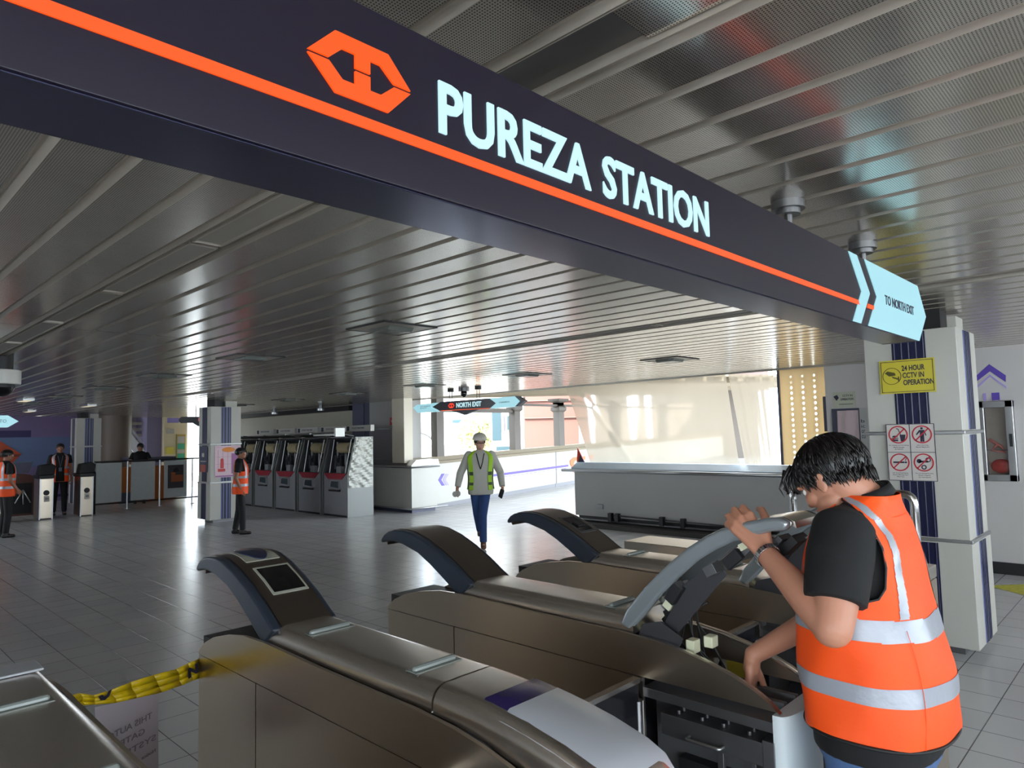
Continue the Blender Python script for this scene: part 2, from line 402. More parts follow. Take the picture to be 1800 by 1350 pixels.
for i in range(0, 6):
    dup(sq, (7.35, 4.42+2.38*i, CZ), ['square recessed ceiling light above the translucent sheet wall', 'square recessed ceiling light above the bridge opening', 'square recessed ceiling light left of the hanging arrow sign', 'square recessed ceiling light above the fire alarm box', 'square recessed ceiling light above the ticket machines', 'small distant square ceiling light beyond the ticket machines'][i])
for x, y, l in ((3.9, 20.5, 'lit slim ceiling lamp above the far turnstiles'), (2.9, 15.6, 'lit slim ceiling lamp in the dark ceiling at the far left'), (4.4, 17.4, 'lit slim ceiling lamp left of the column with the pink poster')):
    t = thing('slim_ceiling_lamp', (x, y, CZ), l, 'ceiling light')
    MB().box(-.09, .09, -.3, .3, -.03, 0).build('housing', m_alu, t, local=True)
    MB().box(-.07, .07, -.28, .28, -.036, -.03).build('lens', m_lamp, t, local=True)

# ---------------- walls
struct('wall_left', MB().box(-3.7, -3.5, -5, 27, 0, 1.0).box(-3.7, -3.5, 21, 27, 1.0, 3).box(-3.7, -3.5, 1.5, 15, 1.0, 3).box(-3.7, -3.5, -5, 1.5, 2.3, 3).box(-3.7, -3.5, 15, 21, 2.3, 3), m_wallp)  # unseen wall; its openings are guessed and shaped to let daylight in
struct('wall_back', MB().box(-3.5, 9.6, -5.2, -5, 0, .9), m_wallp)  # unseen; left open above a low wall to admit daylight from behind
mw = MB(); mw.box(2.2, 6.35, 24.5, 24.7, 0, 2.55)
def decal_quad(mb, y, pts): mb.prism(pts, 'y', y-.008, y)
mw.m(1).box(-3.5, 4.72, 24.485, 24.5, 1.93, 2.13); mw.box(5.9, 6.35, 24.485, 24.5, 1.93, 2.13)
mw.m(2).box(-3.5, 6.35, 24.488, 24.5, 1.05, 1.93)
mw.m(3).prism([(3.2, 2.1), (3.75, 2.0), (4.5, 1.44), (4.25, 1.15), (3.2, 1.0)], 'y', 24.47, 24.5)
mw.m(4).prism([(3.2, 1.42), (4.5, 1.44), (4.42, 1.36), (3.2, 1.34)], 'y', 24.465, 24.5)
mw.m(1).box(-3.5, 6.35, 24.48, 24.5, .12, .2)
mw.m(0).box(-3.5, 2.2, 24.5, 24.7, 0, 2.55)
struct('wall_far', mw, [mat('mural_lilac', (118, 100, 140), .5, noise=.1, nscale=2), mat('mural_violet', (50, 42, 92), .5), mat('mural_blue', (94, 110, 148), .5, noise=.15, nscale=1.5), mat('mural_orange', (178, 72, 34), .5), mat('mural_rust', (120, 52, 40), .5)], origin=(3, 24.5, 0))
struct('wall_far', MB().box(6.35, 8.6, 26.3, 26.5, 0, 2.55), mat('mauve_wall', (165, 155, 160), .6))
struct('wall_far', MB().box(8.15, 8.62, 25.2, 26.4, 0, 2.55), mat('violet_pier', (130, 124, 150), .6))
struct('wall_far', MB().box(8.62, 9.4, 25.0, 25.2, 0, 2.55), mat('cream_wall', (224, 212, 176), .6))
struct('wall_machines', MB().box(10.0, 10.2, 15.3, 24.6, 0, 2.9), m_beige)
struct('wall_machines', MB().box(9.86, 10.2, 14.47, 15.3, 0, 2.9).box(9.83, 9.87, 14.75, 14.85, 0, 2.55), m_slate)
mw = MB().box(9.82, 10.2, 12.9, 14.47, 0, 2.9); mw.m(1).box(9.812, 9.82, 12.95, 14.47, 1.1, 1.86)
struct('wall_machines', mw, [m_wallp, mat('purple_grey_panel', (150, 146, 152), .55)])  # middle of the wall face in a darker purple-grey
struct('wall_pier', MB().box(9.36, 9.6, 12.45, 12.9, 1.1, 2.75), mat('cream_pier', (215, 206, 188), .55))
mw = MB().box(9.4, 9.82, 12.6, 14.3, .1, 1.04).box(9.4, 10.12, 12.25, 12.6, .1, 1.04)
mw.m(1).prism([(9.36, 1.04), (9.5, 1.16), (10.12, 1.16), (10.16, 1.04)], 'y', 12.2, 12.6).prism([(9.36, 1.04), (9.5, 1.16), (9.83, 1.16), (9.83, 1.04)], 'y', 12.6, 14.3)
mw.m(2).box(9.44, 9.82, 12.6, 14.3, 0, .1).box(9.44, 10.1, 12.3, 12.6, 0, .1)
struct('wall_pier', mw, [m_white, m_alu, m_slate])
t = thing('guard_rail', (9.3, 13.6, 0), 'low pipe guard rail around the dark panelled wall beside the ticket machines', 'railing')
MB().tube(rect_arc([(9.3, 14.2, .9), (9.3, 13.62, .9), (9.3, 13.62, .02)]), .02).build('post', m_alu, t, smooth=True)
MB().tube([(9.33, 13.6, 1.0), (9.33, 12.18, 1.0), (10.15, 12.18, 1.0)], .016).build('top_rail', m_alud, t, smooth=True)
MB().tube([(9.32, 14.2, .1), (9.32, 12.16, .1), (10.35, 12.16, .1)], .02).build('bottom_rail', m_alu, t, smooth=True)

# bridge wall with purple line
fz = lambda x: max(0, .045*(x-10.12)); tz = lambda x: 1.035+.029*(x-10.17)
mw = MB()
for a, b in ((10.12, 14.57), (14.62, 24)):
    mw.m(0).prism([(a, fz(a)+.10), (b, fz(b)+.10), (b, tz(b)), (a, tz(a))], 'y', 12.5, 12.72)
mw.m(1).prism([(10.12, fz(10.12)-.1), (24, fz(24)-.1), (24, fz(24)+.1), (10.12, fz(10.12)+.1)], 'y', 12.52, 12.72)
mw.prism([(14.57, fz(14.6)), (14.62, fz(14.6)), (14.62, 1.16), (14.57, 1.16)], 'y', 12.51, 12.7)
mw.m(2).prism([(9.6, tz(9.6)), (24, tz(24)), (24, tz(24)+.06), (9.6, tz(9.6)+.06)], 'y', 12.44, 12.8).prism([(9.6, tz(9.6)+.06), (24, tz(24)+.06), (24, tz(24)+.16), (9.6, tz(9.6)+.16)], 'y', 12.54, 12.8)
struct('wall_bridge', mw, [m_white, mat('kick_tile', (140, 140, 146), .4), m_canopy])
t = MB().prism([(11.55, .67), (15.13, .795), (15.13, .735), (11.55, .61)], 'y', 12.494, 12.5).prism([(12.2, .60), (15.13, .70), (15.13, .693), (12.2, .593)], 'y', 12.494, 12.5).build('wall_stripe', m_lilac)
tag(t, 'purple stripe decal along the white bridge wall', 'decal')
t = thing('arrow_decal', (10.5, 12.49, .5), 'purple double chevron arrow decal on the white bridge wall', 'decal')
MB().prism([(10.365, .66), (10.47, .80), (10.56, .80), (10.455, .66), (10.56, .52), (10.47, .52)], 'y', 12.492, 12.499).build('chevron', m_lilac, t)
MB().prism([(10.50, .655), (10.6, .79), (10.69, .785), (10.59, .655), (10.69, .52), (10.6, .52)], 'y', 12.492, 12.499).build('chevron', m_lilacl, t, label='pale purple chevron')
t = thing('logo_decal', (15.5, 12.49, .55), 'orange hexagonal logo decal at the right end of the bridge wall stripe', 'decal')
MB().prism([(15.35, .99), (15.9, 1.0), (15.9, .9), (15.42, .89), (15.35, .8), (15.9, .78), (15.9, .7), (15.3, .7), (15.2, .8), (15.2, .9)], 'y', 12.48, 12.49).prism([(15.3, .6), (15.9, .62), (15.9, .5), (15.45, .5)], 'y', 12.48, 12.49).build('emblem', mat('orange_decal', (230, 110, 60), .5), t)
for i, (a, b, lab) in enumerate(((10.4, 10.62, 0), (13.05, 13.27, 0), (14.86, 15.08, 0), (17.3, 17.5, 0), (20, 20.2, 0))):
    mb = MB().box(a, b, 12.56, 12.78, tz(a)+.1, 2.62)
    if i > 0: mb.loft([[(x, y, z) for x, y in ((a-g, 12.56-g), (b+g, 12.56-g), (b+g, 12.78+g), (a-g, 12.78+g))] for z, g in ((2.28, 0), (2.33, .05), (2.42, .05), (2.46, 0), (2.55, 0), (2.6, .1), (2.66, .1))])
    o = struct('trim_%d' % (i+1), mb, m_bridge)
struct('trim_6', MB().box(10.5, 13.1, 12.6, 12.74, 2.25, 2.36).box(13.2, 24, 12.6, 12.74, 2.44, 2.5), m_bridge)
# bridge canopy
mb = MB().prism([(9.97, 2.72), (24, 3.3), (24, 3.36), (9.97, 2.78)], 'y', 7.6, 13.2)
for i in range(9): x = 10.3+i*.9; mb.prism([(x, 2.62+.041*(x-9.97)), (x+.08, 2.62+.041*(x-9.97)), (x+.08, 2.76+.041*(x-9.97)), (x, 2.76+.041*(x-9.97))], 'y', 7.6, 13.2)
for y in (8.4, 9.7, 11.0, 12.6): mb.prism([(9.97, 2.55), (24, 3.1), (24, 3.25), (9.97, 2.7)], 'y', y, y+.1)
struct('ceiling_bridge', mb, m_canopy)

# parapet under the translucent sheets
mw = MB().box(10.1, 10.4, 3.4, 8.2, .16, 1.0); mw.m(1).prism([(10.07, 1.0), (10.07, 1.03), (10.24, 1.125), (10.5, 1.125), (10.5, 1.0)], 'y', 3.4, 8.25)
mw.m(2).box(10.14, 10.4, 3.4, 8.15, 0, .16)
struct('wall_parapet', mw, [m_wallp, mat('pale_blue_coping', (176, 190, 204), .4), m_dark])
mw = MB().box(9.75, 10.12, 2.3, 8.0, 0, .07)
struct('trim_7', mw, mat('dark_kerb', (60, 58, 56), .6))
o = MB().tube([(10.04, 3.5, .985), (10.04, 8.45, .985)], .028).build('wall_handrail', m_alu, smooth=True); tag(o, 'round metal handrail running along the pale wall below the translucent sheets', 'handrail')
t = thing('water_pipe', (10.02, 6, .1), 'thin metal water pipes with valves along the foot of the pale wall', 'pipe')
MB().tube([(10.03, 8.3, .10), (10.03, 3.6, .10)], .022).build('lower_pipe', m_alud, t, smooth=True)
MB().tube([(10.05, 7.3, .21), (10.05, 3.6, .16)], .014).build('upper_pipe', m_alud, t, smooth=True)
for y in (7.35, 7.2, 6.3, 5.9, 4.9): MB().box(9.99, 10.07, y-.035, y+.035, .1, .25).build('valve', m_dark, t)
o = MB().box(10.07, 10.1, 7.55, 7.67, .3, .38).build('junction_box', m_alud, bevel=.004); tag(o, 'small grey junction box low on the pale wall above the water pipes', 'box')

# right wall, pier and their things
struct('wall_right', MB().box(9.4, 10.6, -5, 2.35, .1, 3).box(9.95, 10.6, 2.3, 3.53, 0, 3), mat('white_wall', (196, 192, 190), .5, noise=.04, nscale=2))
struct('baseboard_right', MB().box(9.38, 9.45, -5, 2.35, 0, .13), m_dark)
struct('trim_8', MB().box(9.9, 10.5, 3.4, 8.6, 2.6, 2.75), m_canopy)
t = thing('house_symbol', (9.39, 1.5, 1.93), 'purple house shaped decal on the white wall above the hose cabinet', 'decal')
for pts, m in (([(1.513, 2.355), (1.366, 2.215), (1.371, 2.14), (1.512, 2.273), (1.662, 2.152), (1.662, 2.215)], m_lilac), ([(1.513, 2.235), (1.37, 2.09), (1.37, 2.065), (1.513, 2.212), (1.66, 2.075), (1.66, 2.1)], m_lilacl), ([(1.512, 2.026), (1.438, 2.026), (1.438, 1.94), (1.512, 1.94)], m_lilac), ([(1.592, 2.026), (1.566, 2.026), (1.566, 1.94), (1.592, 1.94)], m_lilacl)):
    MB().prism(pts, 'x', 9.393, 9.4).build('shape', m, t)
t = thing('hose_cabinet', (9.35, 1.5, 1.03), 'white framed glass cabinet with a red fire hose on the right wall', 'cabinet')
mb = MB(); Y0, Y1, Z0, Z1 = 1.313, 1.66, 1.035, 1.93; f = .075
mb.box(9.30, 9.4, Y0, Y0+f, Z0, Z1).box(9.30, 9.4, Y1-f, Y1, Z0, Z1).box(9.30, 9.4, Y0, Y1, Z0, Z0+f).box(9.30, 9.4, Y0, Y1, Z1-f, Z1).build('frame', m_alu, t, bevel=.006)
MB().box(9.385, 9.398, Y0+f, Y1-f, Z0+f, Z1-f).build('back_panel', mat('cabinet_back', (170, 160, 148), .6, noise=.2, nscale=8), t)
MB().ell((9.35, 1.46, 1.2), (.03, .1, .08)).build('hose_reel', mat('hose_red', (170, 25, 30), .4), t, smooth=True)
MB().tube([(9.355, 1.56, 1.5), (9.355, 1.45, 1.42), (9.355, 1.42, 1.36), (9.355, 1.54, 1.38), (9.355, 1.48, 1.45)], .018).build('hose', mat('hose_pink', (200, 120, 115), .5), t, smooth=True)
MB().box(9.34, 9.38, Y0+f, Y1-f, 1.375, 1.385).build('shelf', m_alud, t)
mb = MB().box(9.31, 9.314, Y0+f, Y1-f, Z0+f, Z1-f); mb.build('glass_door', m_glass, t)
MB().box(9.285, 9.30, Y0+.02, Y0+.05, 1.42, 1.56).build('latch', m_dark, t)
t = thing('small_cctv_sign', (9.94, 3.28, 1.94), 'small white sign with a camera picture on the pier wall', 'sign')
MB().box(9.938, 9.95, 3.14, 3.43, 1.945, 2.16).build('board', mat('pale_green_sign', (188, 190, 170), .5), t)
MB().text('CCTV IN', (9.936, 3.30, 2.09), (0, -1, 0), (0, 0, 1), .13, .03, .002).text('OPERATION', (9.936, 3.33, 2.04), (0, -1, 0), (0, 0, 1), .17, .032, .002).build('lettering', m_ink, t)
MB().prism([(3.42, 2.1), (3.37, 2.12), (3.35, 2.08), (3.38, 2.04), (3.40, 2.07)], 'x', 9.932, 9.938).box(9.934, 9.938, 3.17, 3.35, 1.985, 1.992).build('camera_picture', m_ink, t)
t = thing('cloth_banner', (9.93, 3.3, 1.1), 'pale pink cloth covering a notice board on the pier wall', 'banner')
mb = MB(); N = 14
for i in range(N):
    for j in range(10):
        p = []
        for a, b in ((i, j), (i+1, j), (i+1, j+1), (i, j+1)):
            u, v = a/N, b/10; y = 3.37-.27*u+.03*v*(1-u); z = 1.9-.85*v; p.append((9.90+.012*math.sin(9*u+3*v)+.01*v, y, z))
        mb.quad(*p)
mb.build('cloth', mat('pink_cloth', (196, 176, 178), .8), t, smooth=True)
MB().box(9.92, 9.945, 3.06, 3.45, 1.05, 1.93).build('board', mat('slate_board', (70, 72, 88), .6), t)
MB().box(9.915, 9.92, 3.0, 3.09, 1.05, 1.93).build('side_strip', m_wallp, t)
mb = MB()
for s, z in (('b', 1.73), ('ic', 1.66), ('or', 1.59), ('cu', 1.52)): mb.text(s, (9.914, 3.075, z), (0, -1, 0), (0, 0, 1), .045, .045, .002)
mb.build('lettering', m_ink, t)

# red alarm boxes on the wall by the ticket machines
t = thing('fire_alarm_box', (9.8, 13.45, 1.95), 'small red fire alarm box on the wall left of the bridge windows', 'alarm')
MB().box(9.76, 9.812, 13.36, 13.54, 1.97, 2.15).build('case', mat('alarm_red', (205, 60, 80), .4), t, bevel=.006); MB().cyl((9.755, 13.45, 2.06), .03, .01, axis='x').build('button', m_white, t)
o = MB().box(9.78, 9.812, 13.38, 13.49, 1.42, 1.56).build('call_switch', m_slate, bevel=.006); tag(o, 'small grey switch box on the wall below the red fire alarm', 'switch')

# ---------------- translucent sheets
def sheet(name, pts_top, pts_bot, x, wob, seed):
    """a grid between a top edge and a bottom edge given as (y,z) end points"""
    mb = MB(); NU, NV = 90, 30
    def P(u, v):
        a = (pts_top[0][0]*(1-u)+pts_top[1][0]*u, pts_top[0][1]*(1-u)+pts_top[1][1]*u); b = (pts_bot[0][0]*(1-u)+pts_bot[1][0]*u, pts_bot[0][1]*(1-u)+pts_bot[1][1]*u)
        y = a[0]*(1-v)+b[0]*v; z = a[1]*(1-v)+b[1]*v-.02*abs(math.sin(u*PI*5))*(1-v)
        dx = wob*(math.sin(17*u+seed+2*v)*.5+math.sin(43*u+1.7*seed)*.2+.8*math.exp(-((u-.09-.22*v)/.02)**2)*(1 if seed == 1 else 0))
        return (x+dx, y, z)
    vs = [P(i/NU, j/NV) for j in range(NV+1) for i in range(NU+1)]
    mb.add(vs, [(j*(NU+1)+i, j*(NU+1)+i+1, (j+1)*(NU+1)+i+1, (j+1)*(NU+1)+i) for j in range(NV) for i in range(NU)])
    return mb.build(name, m_sheet, smooth=True)
o = sheet('translucent_sheet', ((8.50, 2.585), (5.17, 2.60)), ((7.96, 1.13), (5.02, 1.13)), 10.27, .03, 1)
tag(o, 'wide translucent plastic sheet hung above the pale wall, folded at its left edge', 'plastic sheet')
o = sheet('translucent_sheet', ((5.13, 2.60), (4.40, 2.60)), ((4.90, 1.13), (4.33, 1.13)), 10.26, .015, 2)
tag(o, 'narrow translucent plastic sheet hung between the wide sheet and the perforated panel', 'plastic sheet')
o = MB().tube([(10.2, 8.55, 2.60), (10.2, 6.3, 2.585), (10.2, 4.4, 2.61), (10.2, 3.6, 2.6)], .008).build('hanging_cord', m_dark, smooth=True); tag(o, 'thin dark cord from which the plastic sheets hang', 'cord')
def board_mat():
    m = bpy.data.materials.new('cream_translucent_board'); m.use_nodes = True; nt = m.node_tree; nt.nodes.clear()
    o = nt.nodes.new('ShaderNodeOutputMaterial'); a = nt.nodes.new('ShaderNodeBsdfTranslucent'); a.inputs[0].default_value = (.72, .60, .40, 1)
    d = nt.nodes.new('ShaderNodeBsdfDiffuse'); d.inputs[0].default_value = (.85, .72, .52, 1); x = nt.nodes.new('ShaderNodeMixShader'); x.inputs[0].default_value = .6
    nt.links.new(a.outputs[0], x.inputs[1]); nt.links.new(d.outputs[0], x.inputs[2]); nt.links.new(x.outputs[0], o.inputs[0]); return m
m_board = board_mat()
def perforated():
    t = thing('perforated_panel', (10.27, 4.0, 1.13), 'cream perforated panel with three columns of round holes beside the pier', 'panel')
    mb = MB(); y0, y1, z0, z1 = 3.62, 4.31, 1.13, 2.6; cols = (4.13, 3.96, 3.79); c = .08; nz = int((z1-z0-.16)/c); zt = z1-.12
    def hole(yc, zc):
        n = 12; sq = []; ci = []
        for k in range(n):
            a = 2*PI*k/n+PI/4; s = c/2/max(abs(math.cos(a)), abs(math.sin(a))); sq.append((10.27, yc+s*math.cos(a), zc+s*math.sin(a))); ci.append((10.27, yc+.016*math.cos(a), zc+.02*math.sin(a)))
        mb.add(sq+ci, [(k, (k+1) % n, n+(k+1) % n, n+k) for k in range(n)])
    for yc in cols:
        for i in range(nz): hole(yc, zt-c/2-i*c)
        mb.quad((10.27, yc-c/2, zt), (10.27, yc+c/2, zt), (10.27, yc+c/2, z1), (10.27, yc-c/2, z1)); zb = zt-nz*c
        mb.quad((10.27, yc-c/2, z0), (10.27, yc+c/2, z0), (10.27, yc+c/2, zb), (10.27, yc-c/2, zb))
    edges = [y1]+[e for yc in cols for e in (yc+c/2, yc-c/2)]+[y0]
    for a, b in zip(edges[::2], edges[1::2]): mb.quad((10.27, b, z0), (10.27, a, z0), (10.27, a, z1), (10.27, b, z1))
    mb.build('sheet', m_board, t, thick=.004)
    MB().box(10.24, 10.3, 4.30, 4.33, 1.13, 2.6).box(10.24, 10.3, 3.6, 4.33, 2.58, 2.61).build('frame', m_slate, t)
    MB().box(10.2, 10.24, 3.56, 3.66, 1.62, 2.12).build('side_box', m_slate, t)
perforated()

# ---------------- columns
def column(x, y, w, h, label):
    t = thing('column', (x+w/2, y+h/2, 0), label, 'column')
    zb, zr1, zr2, zt = .07, .83, 1.62, 2.40
    mb = MB()
    sx, sy = .235, .235        # strip width
    def seg(a, b, g):
        mb.box(x+g, x+w-g, y+g, y+h-g, a, b)
    seg(zb, zr1-.01, -.012); seg(zr1+.01, zr2-.012, 0); seg(zr2+.012, zt, 0)
    mb.build('cladding', m_white, t, bevel=.006)
    MB().box(x+.1, x+w-.1, y+.1, y+h-.1, 0, zb+.02).build('plinth', m_alud, t)
    MB().box(x+.12, x+w-.3, y+.12, y+h-.12, zt, CZ).build('neck', m_dark, t)
    MB().box(x+.33, x+w-.06, y+.06, y+h-.2, zt, CZ-.03).build('neck_box', m_white, t)
    mb = MB()
    cy = y+h/2; cx = x+w/2
    for z in (zr1, zr2): mb.box(x-.018, x+w+.018, y-.018, y+h+.018, z-.012, z+.012)
    mb.build('band', m_alu, t, bevel=.004)
    mb = MB()
    for a, b, g in ((zb+.01, zr1-.02, .014), (zr1+.02, zr2-.02, .002), (zr2+.02, zt-.01, .002)):
        mb.box(x-.004-g, x+.02, cy-.115, cy+.115, a, b); mb.box(x+w-.02, x+w+.004+g, cy-.115, cy+.115, a, b)
        for k in range(5): yy = cy-.1+k*.05; mb.tube([(x-.004-g, yy, a), (x-.004-g, yy, b)], .007, 8)
    mb.build('navy_strip', m_navy, t, auto=50)
    mb = MB(); m2 = MB()
    for a, b, g in ((zb+.01, zr1-.02, .014), (zr1+.02, zr2-.02, .002), (zr2+.02, zt-.01, .002)):
        for k, hw in ((-.075, .012), (-.02, .022), (.045, .018), (.088, .010)): mb.box(cx+k-hw, cx+k+hw, y-.006-g, y+.01, a, b)
        m2.box(cx-.105, cx+.105, y-.003-g, y+.01, a, b)
    mb.build('navy_strip', m_navy, t); m2.build('pale_strip', m_navyl, t, label='pale blue strip')
    return t
cR = column(5.875, 1.135, .63, .635, 'white clad column with navy strips at the right beside the worker')
cL = column(5.855, 14.33, .63, .62, 'white clad column with navy strips carrying the pink poster')
cF = column(5.2, 21.6, .6, .6, 'distant white and navy column behind the far turnstiles')

# signs on the right column
def tilted(mb_pts, rot, c):
    return [((y-c[0])*math.cos(rot)-(z-c[1])*math.sin(rot)+c[0], (y-c[0])*math.sin(rot)+(z-c[1])*math.cos(rot)+c[1]) for y, z in mb_pts]
t = thing('cctv_sign', (5.85, 1.47, 1.92), 'yellow sign about round the clock cameras on the right column', 'sign')
X = 5.855
MB().box(X-.006, X, 1.28, 1.657, 1.925, 2.182).build('board', m_yellow, t)
mb = MB()
for a in ((1.29, 1.647, 2.168, 2.172), (1.29, 1.647, 1.935, 1.939)): mb.box(X-.008, X-.006, a[0], a[1], a[2], a[3])
for a in (1.29, 1.643): mb.box(X-.008, X-.006, a, a+.004, 1.935, 2.172)
mb.build('border', m_ink, t)
MB().text('24 HOUR', (X-.007, 1.50, 2.095), (0, -1, 0), (0, 0, 1), .155, .042, .002, bold=.02).text('CCTV IN', (X-.007, 1.497, 2.04), (0, -1, 0), (0, 0, 1), .145, .042, .002, bold=.02).text('OPERATION', (X-.007, 1.495, 1.985), (0, -1, 0), (0, 0, 1), .205, .042, .002, bold=.02).build('lettering', m_ink, t)
def ring(mb, yc, zc, r0, r1, x0, x1, n=40):
    vs = []
    for k in range(n):
        a = 2*PI*k/n
        for r in (r0, r1):
            for x in (x0, x1): vs.append((x, yc+r*math.cos(a), zc+r*math.sin(a)))
    fs = []
    for k in range(n):
        i, j = k*4, ((k+1) % n)*4; fs += [(i, j, j+2, i+2), (i+1, i+3, j+3, j+1), (i, i+1, j+1, j), (i+2, j+2, j+3, i+3)]
    mb.add(vs, fs)
mb = MB(); ring(mb, 1.572, 2.06, .061, .065, X-.009, X-.006)
mb.prism([(1.62, 2.085), (1.6, 2.1), (1.55, 2.085), (1.545, 2.065), (1.59, 2.06)], 'x', X-.008, X-.006).prism([(1.575, 2.06), (1.565, 2.045), (1.53, 2.03), (1.525, 2.04)], 'x', X-.008, X-.006).prism([(1.53, 2.055), (1.522, 2.055), (1.522, 2.015), (1.53, 2.015)], 'x', X-.008, X-.006)
mb.build('camera_symbol', mat('sign_olive', (80, 75, 30), .5), t)
t = thing('prohibition_sign', (5.84, 1.47, 1.26), 'white sign with four red prohibition circles on the right column', 'sign')
X = 5.85
MB().box(X-.006, X, 1.309, 1.636, 1.26, 1.691).build('board', mat('sign_white', (200, 196, 190), .4), t, bevel=.002)
mb = MB()
for y in (1.309, 1.4725, 1.633): mb.box(X-.008, X-.006, y-.0012, y+.003, 1.262, 1.689)
for z in (1.262, 1.475, 1.687): mb.box(X-.008, X-.006, 1.311, 1.634, z-.001, z+.003)
mb.build('grid_lines', m_ink, t)
cc = [(1.553, 1.61), (1.392, 1.61), (1.553, 1.40), (1.392, 1.40)]
x0, x1 = X-.0085, X-.006
y, z = cc[0]; ic = MB(); ic.prism([(y-.01, z), (y-.05, z), (y-.043, z-.052), (y-.017, z-.052)], 'x', x0, x1).box(x0, x1, y+.002, y+.045, z-.05, z-.036).box(x0, x1, y+.0, y+.05, z-.032, z-.026).prism([(y+.002, z-.02), (y+.045, z-.02), (y+.035, z-.008), (y+.012, z-.008)], 'x', x0, x1).prism([(y-.02, z), (y-.016, z), (y+.0, z+.04), (y+.014, z+.046), (y+.012, z+.05), (y-.004, z+.044)], 'x', x0, x1)
ic.build('food_pictogram', m_ink, t); y, z = cc[1]; ic = MB(); ring(ic, y, z+.045, 0, .009, x0, x1, 12); ic.prism([(y-.017, z+.033), (y+.017, z+.033), (y+.04, z+.0), (y+.035, z-.006), (y+.013, z+.018), (y+.012, z-.055), (y+.001, z-.055), (y, z-.015), (y-.002, z-.055), (y-.014, z-.055), (y-.014, z+.018), (y-.024, z-.01), (y-.03, z-.008)], 'x', x0, x1)
ic.build('litter_pictogram', m_ink, t); y, z = cc[2]; ic = MB(); ic.box(x0, x1, y-.03, y+.045, z-.006, z+.006).box(x0, x1, y-.048, y-.034, z-.006, z+.006).prism([(y-.04, z+.012), (y-.036, z+.012), (y-.046, z+.035), (y-.05, z+.035)], 'x', x0, x1)
ic.build('smoking_pictogram', m_ink, t); y, z = cc[3]; ic = MB(); ring(ic, y+.03, z+.01, 0, .016, x0, x1, 12); ring(ic, y-.03, z+.02, .012, .018, x0, x1, 12); ring(ic, y, z-.035, .01, .018, x0, x1, 12); ic.box(x0, x1, y-.03, y+.03, z+.0, z+.014); ic.build('harmful_goods_pictogram', m_ink, t)

for y, z in cc:
    mb = MB(); ring(mb, y, z, .058, .067, X-.0095, X-.006)
    a = PI/4; mb.prism([(y+.045*s+dy, z-.045*s+dz) for s, dy, dz in ((-1, .003, .003), (1, .003, .003), (1, -.003, -.003), (-1, -.003, -.003))], 'x', X-.0095, X-.006)
    mb.build('red_circle', m_red, t)
for (y, z), ls in zip(cc, (('No Eating and Drinking', 'Bawal kumain', 'at uminom'), ('No Littering', 'Bawal Magkalat'), ('No Smoking/Vaping', 'Bawal Manigarilyo', 'Mag-Vape'), ('No Gambling/Harmful', 'Bawal magdala', 'ng mapanganib'))):
    mb = MB()
    for i, s in enumerate(ls): w = .0062*len(s); mb.text(s, (X-.006, y+w/2, z-.086-i*.014), (0, -1, 0), (0, 0, 1), w, .0085, .001, bold=.01)
    mb.build('caption', m_ink, t)
# ================================================================== BIG SIGN
def logo(mb, f, y0, y1, ax='y'):
    U = [(.507, 2.2665), (.554, 2.314), (.654, 2.314), (.6995, 2.2665), (.665, 2.2665), (.6385, 2.289), (.6185, 2.289), (.6185, 2.2665), (.590, 2.2665), (.590, 2.289), (.567, 2.289), (.543, 2.2665)]
    for s in (1, -1):
        P = [f(u, (v-2.2640)*s+2.2640) for u, v in U]
        mb.prism(P, ax, y0, y1)
def big_sign():
    Y0, Y1, Z0, Z1 = .905, 1.07, 2.097, 2.381
    t = thing('station_sign', (2, 1, Z0), 'long purple station sign hung across the hall with lit white lettering and orange line', 'sign')
    mb = MB(); tip = [(-3.4, Z0), (3.86, Z0), (4.02, 2.236), (3.893, Z1), (-3.4, Z1)]
    mb.prism(tip, 'y', Y0, Y1)
    for f in (0,): pass
    mb.m(1).box(-3.4, 3.80, Y0+.006, Y1-.006, Z0-.002, Z0+.001)
    mb.build('sign_box', [m_purple, m_purpleb], t, bevel=.004)
    MB().prism([(-3.4, 2.174), (2.985, 2.174), (2.968, 2.192), (-3.4, 2.192)], 'y', Y0-.003, Y0).prism([(3.074, 2.174), (3.163, 2.174), (3.168, 2.192), (3.089, 2.192)], 'y', Y0-.003, Y0).build('orange_line', m_orange, t)
    mb = MB(); logo(mb, lambda u, v: (u, v), Y0-.004, Y0); mb.build('emblem', m_orange, t)
    MB().text('PUREZA', (.763, Y0, 2.214), (1, 0, 0), (0, 0, 1), .437, .097, .004, bold=.022).text('STATION', (1.246, Y0, 2.214), (1, 0, 0), (0, 0, 1), .489, .1, .004, bold=.022).build('lettering', m_lite, t)
    MB().prism([(2.884, Z1-.001), (2.982, Z1-.001), (3.121, 2.239), (2.985, Z0+.001), (2.889, Z0+.001), (3.016, 2.235)], 'y', Y0-.003, Y0).build('chevron', m_cyan, t)
    MB().prism([(3.078, Z1-.001), (3.89, Z1-.001), (4.016, 2.236), (3.858, Z0+.001), (3.077, Z0+.001), (3.216, 2.238)], 'y', Y0-.003, Y0).build('arrow_panel', m_cyan, t)
    MB().text('TO NORTH EXIT', (3.325, Y0-.003, 2.218), (1, 0, 0), (0, 0, 1), .46, .043, .002, bold=.01).build('arrow_lettering', m_ink, t)
    for x in (-.4, 2.62, 3.49):
        mb = MB(); mb.cyl((x, 1.03, CZ-.03), .062, .03).cyl((x, 1.03, CZ-.05), .045, .02); mb.build('ceiling_mount', m_alud, t, auto=40)
        MB().cyl((x, 1.03, Z1), .014, .14, 10).build('hanger_rod', m_alud, t)
    return t
big_sign()

